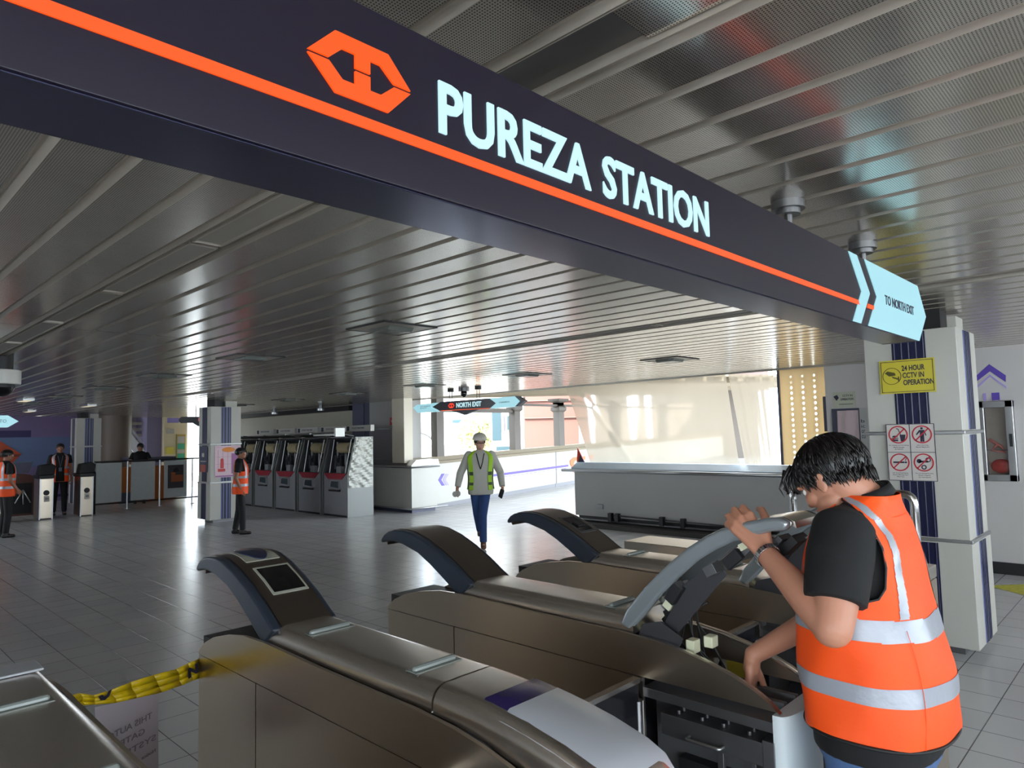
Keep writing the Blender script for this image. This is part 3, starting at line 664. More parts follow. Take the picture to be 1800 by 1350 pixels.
# ================================================================== GATES
PLATE = [(2.675, .894), (2.66, .915), (2.618, .945), (2.542, .978), (2.436, 1.005), (2.298, 1.027), (2.15, 1.033), (1.823, 1.026), (1.545, 1.024), (1.38, 1.024), (1.237, 1.017), (1.144, 1.005), (1.057, .987), (.976, .963), (.919, .940), (.874, .915), (.849, .889)]
def zplate(y):
    P = sorted(PLATE)
    for (a, za), (b, zb) in zip(P[:-1], P[1:]):
        if a <= y <= b: return za+(zb-za)*(y-a)/(b-a)
    return P[0][1] if y < P[0][0] else P[-1][1]
HT = [(2.748, 1.190), (2.742, 1.208), (2.722, 1.228), (2.69, 1.244), (2.64, 1.254), (2.58, 1.257), (2.52, 1.252), (2.428, 1.228), (2.328, 1.188), (2.233, 1.140), (2.157, 1.094), (2.12, 1.075)]
HU = [(2.735, 1.186), (2.70, 1.195), (2.65, 1.199), (2.58, 1.192), (2.47, 1.164), (2.384, 1.124), (2.30, 1.076), (2.23, 1.034), (2.19, 1.012)]
LT = [(1.388, 1.040), (1.361, 1.092), (1.285, 1.177), (1.196, 1.259), (1.127, 1.315), (1.069, 1.353), (1.006, 1.385), (.93, 1.41), (.864, 1.425), (.828, 1.429), (.797, 1.417)]
LU = [(1.350, 1.025), (1.304, 1.070), (1.232, 1.152), (1.158, 1.222), (1.085, 1.283), (1.03, 1.318), (.97, 1.348), (.90, 1.372), (.85, 1.388), (.81, 1.392)]
def deck_section(zt, zb, w, r):
    pts = [(0, zb)]
    for k in range(7): a = PI-PI/2*k/6; pts.append((r+r*math.cos(a), zt-r+r*math.sin(a)))
    for k in range(7): a = PI/2-PI/2*k/6; pts.append((w-r+r*math.cos(a), zt-r+r*math.sin(a)))
    pts.append((w, zb)); return pts
def gate(x0, kind, label, loc_label=None):
    """kind: reader, plain_open, slot_open"""
    W_ = .28
    t = thing('fare_gate', (x0+W_/2, 1.75, 0), label, 'fare gate', 'stainless fare gates in a row')
    op = kind.endswith('open')
    for s, xa in ((0, x0), (1, x0+W_-.012)):
        poly = [(2.675, .896)]+PLATE[1:-1]+[(.852, .896)]
        MB().prism(poly, 'x', xa, xa+.012).build('side_plate', m_steel, t)
        xb = xa+.002
        mb = MB().box(xb, xb+.009, 2.213, 2.67, .10, .892).box(xb, xb+.009, 1.322, 2.208, .10, .892)
        mb.build('lower_panel', m_steel, t)
        MB().box(xa+.001, xa+.011, 1.29, 1.322, .05, .892).build('door_frame', m_steelh, t)
    mb = MB().box(x0+.014, x0+W_-.014, 1.34, 2.66, .04, .96).box(x0+.02, x0+W_-.02, .86, 2.64, 0, .10)
    mb.build('inner_body', m_dark, t)
    # recess with the barrier mechanism
    mb = MB().box(x0+.09, x0+.11, .87, 1.30, .10, .89).box(x0+W_-.11, x0+W_-.09, .87, 1.30, .10, .89)
    mb.build('inner_wall', mat('recess_grey', (96, 96, 98), .5, .3) if 'recess_grey' not in bpy.data.materials else bpy.data.materials['recess_grey'], t)
    mb = MB().box(x0+.004, x0+.10, .88, 1.23, .735, .80).box(x0+.012, x0+.10, .87, 1.30, .83, .86)
    for y in (.95, 1.03, 1.1, 1.18): mb.cyl((x0+.03, y, .80), .006, .012, 8).cyl((x0+.06, y, .80), .006, .016, 8)
    mb.box(x0+.0, x0+.05, .865, .90, .62, .81).box(x0+.02, x0+.035, 1.03, 1.05, .1, .735).box(x0+.02, x0+.035, .93, .945, .1, .735)
    mb.build('mechanism_bracket', m_alud, t, bevel=.002)
    MB().tube(rect_arc([(x0+.004, 1.13, .755), (x0-.02, 1.13, .755), (x0-.02, 1.02, .755), (x0+.004, 1.02, .755)], 3), .005).build('pull_handle', m_alu, t, smooth=True)
    # nose
    mb = MB(); n = 14; ring = lambda z: [(x0+W_/2-(W_/2-.004)*math.cos(PI*k/n), .862-.045*math.sin(PI*k/n)**.6, z) for k in range(n+1)]+[(x0+W_-.004, .868, z), (x0+.004, .868, z)]
    mb.loft([ring(.05), ring(.884)]); mb.build('nose_cover', mat('pale_nose_cover', (196, 204, 208), .3) if 'pale_nose_cover' not in bpy.data.materials else bpy.data.materials['pale_nose_cover'], t, auto=40)
    # flap barrier in the aisle
    if kind != 'box':
        mb = MB().box(x0-.34, x0-.012, 1.30, 1.316, .35, .885); mb.build('barrier_flap', mat('smoked_panel', (30, 30, 34), .15) if 'smoked_panel' not in bpy.data.materials else bpy.data.materials['smoked_panel'], t)
        MB().box(x0-.35, x0-.006, 1.296, 1.32, .878, .893).build('flap_edge', m_steelh, t)
        MB().cyl((x0-.006, 1.308, .70), .016, .12, 14).build('hinge', m_alu, t, auto=40)
    # deck
    dx = x0+.022; w = W_-.05
    def sec(y, zt, zb): return [(dx+u, y, z) for u, z in deck_section(zt, zb, w, .045)]
    mb = MB(); mb.loft([sec(y, 1.08, zplate(y)-.004) for y in ((2.17, 2.0, 1.6, 1.335) if kind != 'bare' else (2.34, 2.0, 1.6, 1.335))]); mb.build('deck', m_steelh, t, auto=50)
    def bar(y):
        return MB().cap([(x0+.065, y, 1.084), (x0+.19, y, 1.084)], [.009, .009], 10).box(x0+.05, x0+.205, y-.022, y+.022, 1.0795, 1.0815)
    if kind != 'plain_open': bar(1.965).build('light_bar', m_trans, t, smooth=False)
    bar(1.45).build('light_bar', m_trans, t)
    if kind == 'bare': MB().box(x0+.05, x0+W_-.04, 2.22, 2.33, 1.081, 1.088).build('end_cover', m_film, t, bevel=.003)
    # hood
    poly = HT+HU[::-1]
    top = [(y, z) for y, z in HT]+[(y-.012, z-.018) for y, z in HT[::-1]]
    if kind != 'bare': MB().prism(top, 'x', dx+.028, dx+w-.022).build('hood_panel', m_steeld, t, auto=30)
    for xa, xb in () if kind == 'bare' else ((dx-.006, dx+.030), (dx+w-.024, dx+w)):
        MB().prism([(y, z-.003) for y, z in HT]+HU[::-1], 'x', xa, xb).build('hood_rim', m_rim, t, bevel=.013, bseg=3)
    def on_hood(f, u, h):      # f along the hood 0..1 by arc index, u across
        i = min(int(f), len(HT)-2); k = f-i; a, b = HT[i], HT[i+1]
        y, z = a[0]+(b[0]-a[0])*k, a[1]+(b[1]-a[1])*k; nx, nz = (a[1]-b[1]), (b[0]-a[0]); L = math.hypot(nx, nz); nx, nz = -nx/L, -nz/L
        if nz < 0: nx, nz = -nx, -nz
        return (x0+u, y+nx*h, z+nz*h)
    def plate_on(f0, f1, u0, u1, h0, h1, name, m, mbx=None):
        mb = MB(); fs = [f0+(f1-f0)*i/6 for i in range(7)]
        mb.loft([[on_hood(f, u0, h0), on_hood(f, u1, h0), on_hood(f, u1, h1), on_hood(f, u0, h1)] for f in fs]); return mb.build(name, m, t)
    if kind == 'reader':
        plate_on(3.6, 6.6, .085, .215, -.002, .003, 'reader_plate', mat('reader_plate_grey', (140, 140, 128), .35))
        mb = MB(); c = Vector(on_hood(5.1, .15, .003)); mb.loft([[Vector(on_hood(5.1+1.45*math.sin(a)*r, .15+.048*math.cos(a)*r, .003+h)) for a in [2*PI*k/28 for k in range(28)]] for r, h in ((1.0, 0), (1.0, .003), (.9, .005), (.01, .005))])
        mb.build('reader_disc', mat('reader_blue', (34, 40, 62), .25), t, auto=40)
        plate_on(7.15, 8.75, .085, .218, -.002, .003, 'screen_frame', mat('screen_frame_grey', (150, 150, 138), .35))
        plate_on(7.25, 8.65, .093, .210, .002, .004, 'screen', m_black2)
    if kind == 'slot_open':
        plate_on(7.0, 8.6, .09, .21, -.002, .003, 'slot_frame', m_alud)
        plate_on(7.15, 8.45, .1, .2, .002, .004, 'slot_recess', m_black2)
        plate_on(7.7, 8.1, .12, .18, .003, .012, 'slot_mouth', m_dark)
    # lid
    if not op:
        path = [(1.328, 1.08), (1.25, 1.078), (1.16, 1.073), (1.05, 1.061), (.95, 1.044), (.87, 1.024), (.83, 1.006), (.80, .98), (.785, .945)]
        mb = MB(); mb.loft([[(dx+u, y, z) for u, z in deck_section(zt, max(min(zt-.05, zplate(max(y, .85))-.004), .88), w, .045)] for y, zt in path]); mb.build('lid', m_steelh, t, auto=50)
        def cover(ya, yb, m, name, h=.003, lab=None):
            mb = MB(); rings = []
            ys = [ya+(yb-ya)*i/8 for i in range(9)]
            for y in ys:
                P = sorted(path); z = next((za+(zb-za)*(y-a)/(b-a) for (a, za), (b, zb) in zip(P[:-1], P[1:]) if a <= y <= b), P[0][1])
                rings.append([(dx+.012, y, z-.018+h), (dx+.045, y, z+h-.0005), (dx+w-.02, y, z+h-.0005), (dx+w-.004, y, z-.012+h), (dx+w-.006, y, z-.02), (dx+.045, y, z-.004), (dx+.014, y, z-.024)])
            return mb.loft(rings).build(name, m, t, auto=50, label=lab)
        if kind == 'reader':
            cover(1.19, 1.115, m_purple2, 'purple_band'); cover(1.1145, .79, m_film, 'film_cover', .004, 'pale protective film over the end of the lid')
    else:
        MB().prism(LT+[(y-.005, z-.018) for y, z in [(LT[i][0], LT[i][1]) for i in range(len(LT)-1, -1, -1)]], 'x', dx+.03, dx+w-.03).build('open_lid', m_steelh, t, auto=30, label='raised lid')
        for xa, xb in ((dx-.004, dx+.032), (dx+w-.030, dx+w+.004)):
            MB().prism([(y, z) for y, z in LT]+LU[::-1], 'x', xa, xb).build('lid_rim', m_riml, t, bevel=.013, bseg=3)
        # electronics under the lid
        rnd = random.Random(4)
        for i in range(26):
            f = rnd.uniform(.05, .95); k = f*(len(LU)-1); j = int(k); kk = k-j; j2 = min(j+1, len(LU)-1)
            y = LU[j][0]+(LU[j2][0]-LU[j][0])*kk; z = LU[j][1]+(LU[j2][1]-LU[j][1])*kk
            Mx = Matrix.Translation((dx+rnd.uniform(.03, w-.05), y-rnd.uniform(0, .025), z-rnd.uniform(.01, .05))) @ Matrix.Rotation(R_(-42+rnd.uniform(-15, 15)), 4, 'X')
            a, b, c = rnd.uniform(.01, .04), rnd.uniform(.012, .035), rnd.uniform(.008, .02); MB().box(-a, a, -b, b, -c, c, Mx).build('electronic_module', rnd.choice((m_dark, m_dark, m_alud, bpy.data.materials['cream_module'] if 'cream_module' in bpy.data.materials else mat('cream_module', (205, 205, 175), .5))), t, bevel=.0015)
        MB().prism([(1.25, 1.05), (1.20, 1.03), (1.02, 1.24), (1.05, 1.28), (1.17, 1.19)], 'x', dx+.05, dx+.056).prism([(1.33, 1.0), (1.18, .99), (1.16, 1.03), (1.24, 1.07), (1.31, 1.05)], 'x', dx+.015, dx+.02).build('mounting_plate', m_plate, t, bevel=.001)
        mb = MB()
        for s in range(6):
            r_ = rnd.uniform; a0 = r_(.03, .15); mb.tube([(dx+a0, 1.22-r_(0, .15), 1.14+r_(-.05, .1)), (dx+a0+.02, 1.18, 1.06+r_(-.02, .05)), (dx+a0+.01, 1.15+r_(-.03, .05), 1.0), (dx+a0+.03, 1.1+r_(-.03, .05), .9)], .0035, 6)
        mb.build('wire', m_black, t, smooth=True)
        MB().box(dx+.03, dx+.07, 1.13, 1.16, .985, 1.025).build('connector', bpy.data.materials['cream_module'], t, bevel=.003); MB().box(dx+.07, dx+.11, 1.09, 1.12, 1.0, 1.035).build('connector', bpy.data.materials['cream_module'], t, bevel=.003)
        # flanges of the opened cabinet and its inside
        for xa, sgn in ((x0+.012, 1), (x0+W_-.012, -1)):
            ys = [(1.31-.46*i/16) for i in range(17)]
            mb = MB(); mb.loft([[(xa, y, zplate(y)-.002), (xa+sgn*.016, y, zplate(y)-.002), (xa+sgn*.016, y, zplate(y)-.006), (xa, y, zplate(y)-.006)] for y in ys]); mb.build('cabinet_flange', m_steelh, t, label='bright steel edge of the opened cabinet')
        MB().box(x0+.03, x0+W_-.03, .88, 1.33, .50, .56).box(x0+.05, x0+.11, 1.0, 1.2, .56, .66).box(x0+.15, x0+.22, .92, 1.05, .56, .70).box(x0+.13, x0+.24, 1.15, 1.3, .56, .74).build('inner_parts', m_dark, t, bevel=.002)
        MB().box(x0+.06, x0+W_-.03, .88, .90, .83, .845).build('lock_bracket', m_alu, t, bevel=.002)
        xi = x0+W_-.0135
        MB().box(xi-.002, xi, 1.05, 1.135, .87, .915).build('warning_label', mat('label_yellow', (190, 175, 60), .5) if 'label_yellow' not in bpy.data.materials else bpy.data.materials['label_yellow'], t)
        MB().box(xi-.002, xi, 1.136, 1.18, .87, .915).build('symbol_label', m_white, t)
        MB().prism([(1.175, .874), (1.141, .874), (1.158, .91)], 'x', xi-.004, xi-.002).build('triangle_mark', m_ink, t)
    return t
m_plate = mat('mounting_plate_grey', (84, 84, 88), .4, .7)
m_purple2 = mat('purple_band_paint', (38, 28, 78), .2)
m_film = mat('protective_film', (164, 166, 172), .25, spec=.6, noise=.06, nscale=6)
gate(.232, 'bare', 'nearest stainless fare gate, cut off by the lower left corner of the photo')
gate(1.053, 'reader', 'stainless fare gate with round blue reader, screen and film covered lid, in the lower middle')
gate(1.903, 'plain_open', 'stainless fare gate whose raised lid the worker is holding, its cabinet open')
gate(2.753, 'slot_open', 'stainless fare gate with a card slot in its hood and raised lid, behind the worker')
t = thing('fare_gate', (3.74, 2.0, 0), 'low flat topped fare gate cabinet without a hood, farthest in the row', 'fare gate', 'stainless fare gates in a row')
MB().box(3.603, 3.883, 1.82, 2.545, .94, 1.0).build('lid', m_steelh, t, bevel=.004); MB().box(3.603, 3.883, .9, 1.812, .94, 1.0).build('lid', m_steelh, t, bevel=.004)
MB().box(3.61, 3.876, .9, 2.54, .05, .936).build('body', m_steel, t, bevel=.004)

# tape and notice between the two nearest gates
t = thing('barrier_tape', (.79, 2.53, .85), 'sagging yellow barrier tape tied between the two nearest fare gates', 'tape')
TP = [((.514, 2.39, .945), (.518, 2.392, .915)), ((.611, 2.44, .931), (.630, 2.451, .887)), ((.656, 2.465, .906), (.662, 2.468, .876)), ((.712, 2.496, .899), (.733, 2.507, .850)), ((.782, 2.534, .896), (.804, 2.546, .831)), ((.867, 2.58, .887), (.902, 2.60, .815)), ((.96, 2.631, .872), (.986, 2.645, .805)), ((1.01, 2.658, .874), (1.036, 2.673, .803)), ((1.062, 2.687, .872), (1.068, 2.69, .799)), ((1.10, 2.685, .88), (1.11, 2.69, .80))]
mb = MB(); rows = []
for i, (p, q) in enumerate(TP):
    p, q = Vector(p), Vector(q); f = .003*math.sin(i*1.3); rows.append([p, p.lerp(q, .35)+Vector((f, -f, 0)), p.lerp(q, .7)+Vector((-f, f, 0)), q])
for r0, r1 in zip(rows[:-1], rows[1:]):
    for j in range(3): mb.quad(r0[j], r1[j], r1[j+1], r0[j+1])
mb.build('band', m_yellowt, t, thick=.001, smooth=True)
ev = Vector((.88, .48, 0)).normalized(); nv = Vector((.48, -.88, 0))*.007
MB().text('N', Vector((1.005, 2.653, .822))+nv, ev+Vector((0, 0, .12)), (-.08, -.04, 1), .05, .036, .002, bold=.05).build('lettering', m_ink, t)
o_ = Vector((.668, 2.469, .882))+nv; ez = Vector((0, 0, 1)); arc = [(-.004, .018), (.004, .004), (.02, -.002), (.036, .004), (.046, .022), (.034, .022), (.028, .012), (.018, .010), (.010, .018)]
MB().add([o_+ev*a+ez*b for a, b in arc]+[o_+ev*a+ez*b+nv*.1 for a, b in arc], [tuple(range(9)), tuple(range(9, 18))[::-1]]+[(i, (i+1) % 9, 9+(i+1) % 9, 9+i) for i in range(9)]).build('letter', m_ink, t)
t = thing('paper_notice', (.77, 2.53, .57), 'white paper notice hanging from the yellow tape with text seen mirrored from behind', 'paper')
mb = MB(); N = 10; P0 = Vector((.66, 2.467, .868)); P1 = Vector((.886, 2.592, .818))
for i in range(N):
    for j in range(N):
        q = []
        for a, b in ((i, j), (i+1, j), (i+1, j+1), (i, j+1)):
            u, v = a/N, b/N; p = P0.lerp(P1, u); q.append(p+Vector((.012*v, .012*v, (-.26-.02*(1-u))*v))+nv*(.5*math.sin(3*u+v)))
        mb.quad(*q[::-1])
mb.build('sheet', m_paper, t, smooth=True)
L_ = (P1-P0).length
e2 = (P1-P0); e2.z = 0; e2.normalize()
for s_, z, f0, f1, h in (('THIS AUTO', .750, .16, .86, .020), ('GATE', .712, .36, .74, .019), ('SYSTEM', .672, .31, .93, .019), ('Notice', .632, .70, .93, .011)):
    q = P0.lerp(P1, f1); q.z = z; MB().text(s_, q+nv*1.4, -e2, (0, 0, 1), (f1-f0)*L_, h, -.001).build('lettering', m_papert, t)

# steel rail frames right of the worker
t = thing('steel_barrier', (5.0, 1.65, 0), 'tall tubular steel barrier frame behind the worker, in front of the column', 'barrier')
MB().tube(rect_arc([(5.0, 2.04, 0), (5.0, 2.04, 1.235), (5.0, 1.26, 1.235), (5.0, 1.26, 0)]), .026, 14).build('frame', m_chrome, t, smooth=True)
for y in (1.42, 1.72): MB().tube([(5.0, y, 0), (5.0, y, 1.22)], .016, 10).build('upright', m_alud, t, smooth=True)
MB().tube([(5, 2.04, .35), (5, 1.26, .35)], .016, 10).build('lower_bar', m_alud, t, smooth=True)

# ================================================================== HANGING SIGNS
t = thing('exit_sign', (8.42, 9.3, 2.1), 'purple hanging sign reading NORTH EXIT with pale blue arrow ends', 'sign')
sx = MB(); X0, X1 = 8.38, 8.46
sx.prism([(10.0, 2.325), (8.62, 2.325), (8.45, 2.228), (8.62, 2.135), (10.0, 2.150), (10.25, 2.24)], 'x', X0, X1)
sx.prism([(9.75, 2.16), (9.35, 2.055), (8.95, 2.14)], 'x', X0+.01, X1-.01).prism([(7.99, 2.325), (7.83, 2.235), (7.99, 2.15), (8.12, 2.15), (8.0, 2.24), (8.12, 2.325)], 'x', X0, X1)
sx.build('sign_box', m_purple, t)
MB().prism([(8.66, 2.32), (8.05, 2.325), (7.93, 2.235), (8.05, 2.15), (8.66, 2.14), (8.50, 2.228)], 'x', X0-.01, X1+.01).build('arrow_panel', m_cyan, t)
MB().prism([(10.72, 2.305), (10.15, 2.315), (10.28, 2.235), (10.12, 2.145), (10.7, 2.145), (10.83, 2.25)], 'x', X0-.01, X1+.01).build('arrow_panel', m_cyan, t)
MB().prism([(10.0, 2.152), (8.65, 2.143), (8.65, 2.152), (10.0, 2.163)], 'x', X0-.004, X0).build('orange_line', m_orange, t)
mb = MB(); logo(mb, lambda u, v: (9.78-(u-.507)*.9, 2.24+(v-2.264)*.9), X0-.004, X0, 'x'); mb.build('emblem', mat('red_lit', (240, 60, 30), .4, emit=(240, 50, 20), es=1.), t)
MB().text('NORTH EXIT', (X0, 9.55, 2.195), (0, -1, 0), (0, 0, 1), .67, .09, .004, bold=.03).build('lettering', m_lite, t)
MB().text('CARRIEDO', (X0-.01, 8.42, 2.225), (0, -1, 0), (0, 0, 1), .25, .025, .002).text('TO NORTH', (X0-.01, 10.6, 2.25), (0, -1, 0), (0, 0, 1), .3, .02, .002).text('EXIT', (X0-.01, 10.6, 2.22), (0, -1, 0), (0, 0, 1), .2, .018, .002).build('arrow_lettering', m_ink, t)
for y in (9.75, 9.0):
    MB().cyl((8.42, y, CZ-.05), .06, .05).build('ceiling_mount', m_dark, t, auto=40)
    for d in (-.035, .035): MB().cyl((8.42, y+d, 2.32), .006, CZ-2.34, 6).build('hanger_rod', m_dark, t)
t = thing('dome_camera', (8.42, 9.38, CZ-.2), 'small dark dome camera on the ceiling above the hanging NORTH EXIT sign', 'camera')
MB().cyl((8.42, 9.38, CZ-.06), .1, .06).build('housing', m_alud, t, auto=40); MB().ell((8.42, 9.38, CZ-.1), (.06, .06, .07)).build('dome', m_black2, t, smooth=True)
t = thing('dome_camera', (1.33, 8.2, 2.15), 'large white ceiling camera with a black dome at the left edge of the photo', 'camera')
Cx, Cy = 1.33, 8.2
MB().cyl((Cx, Cy, 2.28), .155, .14, 32).build('housing', mat('camera_white', (215, 212, 205), .35), t, bevel=.008); MB().cyl((Cx, Cy, 2.42), .09, .13, 20).build('mount_pole', m_dark, t, auto=40)
MB().ell((Cx, Cy, 2.27), (.105, .105, .11)).build('dome', m_black2, t, smooth=True); MB().cyl((Cx, Cy, 2.25), .11, .03, 24).build('dome_collar', m_dark, t, auto=40)
t = thing('exit_sign', (2.3, 13.5, 2.05), 'pale blue lit arrow sign reading TO RECTO at the left edge of the photo', 'sign')
MB().prism([(1.0, 2.17), (2.28, 2.17), (2.42, 2.075), (2.28, 1.98), (1.0, 1.98)], 'y', 13.45, 13.55).build('arrow_panel', m_cyan, t)
MB().text('TO RECTO', (1.93, 13.45, 2.055), (1, 0, 0), (0, 0, 1), .33, .05, .002).build('lettering', mat('sign_grey_ink', (120, 150, 160), .5), t)
for x in (1.5, 2.1): MB().cyl((x, 13.5, 2.17), .01, .38, 8).build('hanger_rod', m_dark, t)
t = thing('exit_sign', (7.4, 19.4, 2.1), 'small purple hanging exit sign left of the pink poster column', 'sign')
MB().prism([(7.08, 2.36), (7.9, 2.36), (7.9, 2.19), (7.62, 2.19), (7.52, 2.1), (7.38, 2.19), (7.08, 2.19), (6.98, 2.275)], 'y', 19.2, 19.28).build('sign_box', m_purple, t)
MB().text('EXIT', (7.5, 19.2, 2.24), (1, 0, 0), (0, 0, 1), .28, .09, .004, bold=.02).build('lettering', mat('pink_lit', (225, 120, 130), .5, emit=(220, 110, 120), es=.6), t)
MB().box(6.72, 7.0, 19.2, 19.28, 2.20, 2.33).build('arrow_panel', m_lilacl, t); MB().cyl((7.45, 19.24, 2.36), .012, .19, 8).build('hanger_rod', m_dark, t)

# ================================================================== TICKET MACHINES
m_side = mat('machine_side', (128, 130, 128), .5, .3)
def machine():
    y0 = 12.72; w = 1.03
    t = thing('ticket_machine', (8.4, y0+w/2, 0), 'x', 'ticket machine', 'opened ticket machines in a row')
    side = [(8.07, 0), (8.72, 0), (8.72, 1.71), (8.27, 1.71), (8.07, .93)]
    MB().prism(side, 'y', y0, y0+.03).build('side_panel', m_side, t, bevel=.004); MB().prism(side, 'y', y0+w-.03, y0+w).build('side_panel', m_alud, t, bevel=.004)
    MB().box(8.085, 8.6, y0+.05, y0+w-.05, .04, .92).build('lower_door', m_machine, t, bevel=.006)
    MB().box(8.10, 8.6, y0+.03, y0+w-.03, 0, .05).build('plinth', m_dark, t)
    MB().box(8.60, 8.70, y0+.03, y0+w-.03, .92, 1.70).box(8.2, 8.6, y0+.03, y0+w-.03, 1.66, 1.70).build('cabinet_back', m_dark, t)
    MB().prism([(y0+.07, .925), (y0+w-.07, .925), (y0+w-.25, .80), (y0+.25, .80)], 'x', 8.07, 8.09).build('red_trim', m_redp, t)
    MB().prism([(y0+.30, .78), (y0+.68, .78), (y0+.74, .62), (y0+.34, .56), (y0+.26, .60)], 'x', 8.065, 8.085).build('ticket_bezel', m_alu, t)
    MB().prism([(y0+.36, .755), (y0+.64, .755), (y0+.68, .635), (y0+.36, .615)], 'x', 8.06, 8.067).build('screen', mat('machine_screen', (52, 66, 72), .2) if 'machine_screen' not in bpy.data.materials else bpy.data.materials['machine_screen'], t)
    MB().box(8.03, 8.085, y0+.3, y0+.7, .54, .575).build('tray', m_dark, t, bevel=.003)
    MB().cyl((8.35, y0+.28, 1.47), .12, .42, 24, axis='y').build('ticket_roll', mat('roll_cream', (170, 155, 120), .5) if 'roll_cream' not in bpy.data.materials else bpy.data.materials['roll_cream'], t, auto=40)
    MB().box(8.32, 8.36, y0+.45, y0+.51, .93, 1.34).tube([(8.14, y0+.2, .93), (8.28, y0+.17, 1.66)], .012).tube([(8.14, y0+.83, .93), (8.28, y0+.86, 1.66)], .012).box(8.4, 8.42, y0+.12, y0+.14, .92, 1.6).box(8.3, 8.33, y0+.75, y0+.8, 1.1, 1.6).build('bracket', m_alu, t, bevel=.003)
    MB().box(8.14, 8.24, y0+.38, y0+.56, .93, 1.07).build('grey_module', m_machine, t, bevel=.004)
    MB().box(8.25, 8.5, y0+.10, y0+.30, 1.0, 1.2).box(8.3, 8.5, y0+.62, y0+.9, 1.0, 1.3).box(8.4, 8.55, y0+.3, y0+.8, 1.22, 1.32).cyl((8.3, y0+.7, 1.2), .06, .1, 14, axis='y').build('inner_parts', mat('machine_inside', (58, 60, 66), .4, .3) if 'machine_inside' not in bpy.data.materials else bpy.data.materials['machine_inside'], t, bevel=.003)
    mb = MB()
    for k in range(5):
        a = y0+.15+.16*k; mb.tube([(8.45, a, 1.6), (8.3, a+.05, 1.4), (8.26, a-.03, 1.2), (8.35, a+.06, .95)], .008, 6)
    mb.build('wire', m_black, t, smooth=True)
    MB().prism([(8.25, 1.715), (7.86, 1.785), (7.86, 1.80), (8.26, 1.735)], 'y', y0+.03, y0+w-.1).build('raised_flap', m_dark, t)
    MB().prism([(7.86, 1.775), (7.84, 1.80), (7.86, 1.81), (7.89, 1.80)], 'y', y0+.05, y0+w-.12).build('flap_edge', m_alu, t)
    return t
mach = machine()
mach['label'] = 'opened ticket machine at the right end of the row, side panel wrapped in film'
for i in range(1, 5): dup(mach, (8.4, 12.72+.515+1.115*i, 0), ['', 'opened ticket machine, second from the right end of the row', 'opened ticket machine in the middle of the row of five', 'opened ticket machine, fourth from the right end, beside the standing worker', 'opened ticket machine at the left end of the row, partly behind the column and worker'][i])
mb = MB(); N = 20
for i in range(N):
    for j in range(N):
        q = []
        for a, b in ((i, j), (i+1, j), (i+1, j+1), (i, j+1)):
            z = .62+1.08*b/N; xl = 8.07+.2*max(0, (z-.93)/.78)+.02; xx = xl+(8.70-xl)*a/N; q.append((xx, 12.712-.006*abs(math.sin(9*xx*2+z*14))-.004*math.sin(z*31+xx*20), z))
        mb.quad(*q)
m_wrap = mat('plastic_wrap', (118, 118, 110), .3, .3, bump=.8, bscale=5, stretch=(1, 1, 2))
mb.build('plastic_wrap', m_wrap, mach, smooth=True, label='crinkled transparent film on the side panel')
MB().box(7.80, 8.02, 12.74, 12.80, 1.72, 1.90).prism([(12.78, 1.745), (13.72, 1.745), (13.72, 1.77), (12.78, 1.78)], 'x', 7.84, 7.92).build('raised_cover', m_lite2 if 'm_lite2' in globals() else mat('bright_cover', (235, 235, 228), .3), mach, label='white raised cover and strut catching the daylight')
# small sign boards above the machines
for i in range(5):
    y = 12.9+1.13*i
    t = thing('machine_header', (8.9, y, 1.83), 'white header board above the ticket machine row, %s from the right' % ['first', 'second', 'third', 'fourth', 'fifth'][i], 'sign', 'white header boards above the ticket machines')
    MB().box(8.78, 8.88, y, y+1.0, 1.83, 1.97).build('board', m_white, t, bevel=.004)
    MB().box(8.772, 8.78, y+.86, y+.95, 1.85, 1.95).build('icon', m_ink, t)
    MB().text('TICKET MACHINE', (8.78, y+.75, 1.89), (0, -1, 0), (0, 0, 1), .5, .035, .003).build('lettering', m_slate, t)
    MB().box(8.85, 9.812 if i < 1 else (9.82 if i < 2 else (9.86 if i == 2 and y+.5 < 15.3 else 10.0)), y+.45, y+.5, 1.86, 1.9).build('arm', m_dark, t)

# pipe and detectors above machines
o = MB().box(9.76, 9.99, 15.31, 24.4, 2.40, 2.52).build('cable_duct', m_dark); tag(o, 'dark cable duct under the ceiling above the ticket machines', 'duct')
for y, l in ((15.9, 'grey smoke detector under the ceiling above the ticket machines, nearer the slate pillar'), (18.4, 'grey smoke detector under the ceiling above the ticket machines, nearer the poster column')):
    t = thing('smoke_detector', (9.3, y, 2.4), l, 'smoke detector'); MB().cyl((9.3, y, 2.46), .05, .09).build('base', m_alud, t, auto=40); MB().cyl((9.3, y, 2.41), .09, .05).build('head', m_alu, t, auto=40)

# poster on the left column
t = thing('pink_poster', (6.2, 14.31, .92), 'pink and orange illustrated poster taped to the left column', 'poster')
MB().box(5.935, 6.48, 14.318, 14.326, .93, 1.585).build('sheet', m_poster, t)
mb = MB(); mb.ell((6.22, 14.316, 1.50), (.14, .004, .05)); mb.build('orange_title', mat('poster_orange', (232, 140, 50), .5), t)
MB().box(6.05, 6.12, 14.314, 14.318, 1.12, 1.25).ell((6.085, 14.316, 1.28), (.035, .004, .045)).box(6.0, 6.15, 14.314, 14.318, 1.05, 1.11).build('red_figure', mat('poster_red', (205, 60, 60), .5), t)
MB().box(6.28, 6.45, 14.314, 14.318, 1.0, 1.42).box(5.95, 6.46, 14.314, 14.318, .94, .97).build('purple_figure', mat('poster_purple', (170, 110, 160), .5), t)
mb = MB()
for x in (6.0, 6.1, 6.2): mb.box(x, x+.004, 14.315, 14.318, 1.1, 1.5)
for z in (1.2, 1.35, 1.55): mb.box(5.95, 6.45, 14.315, 14.318, z, z+.004)
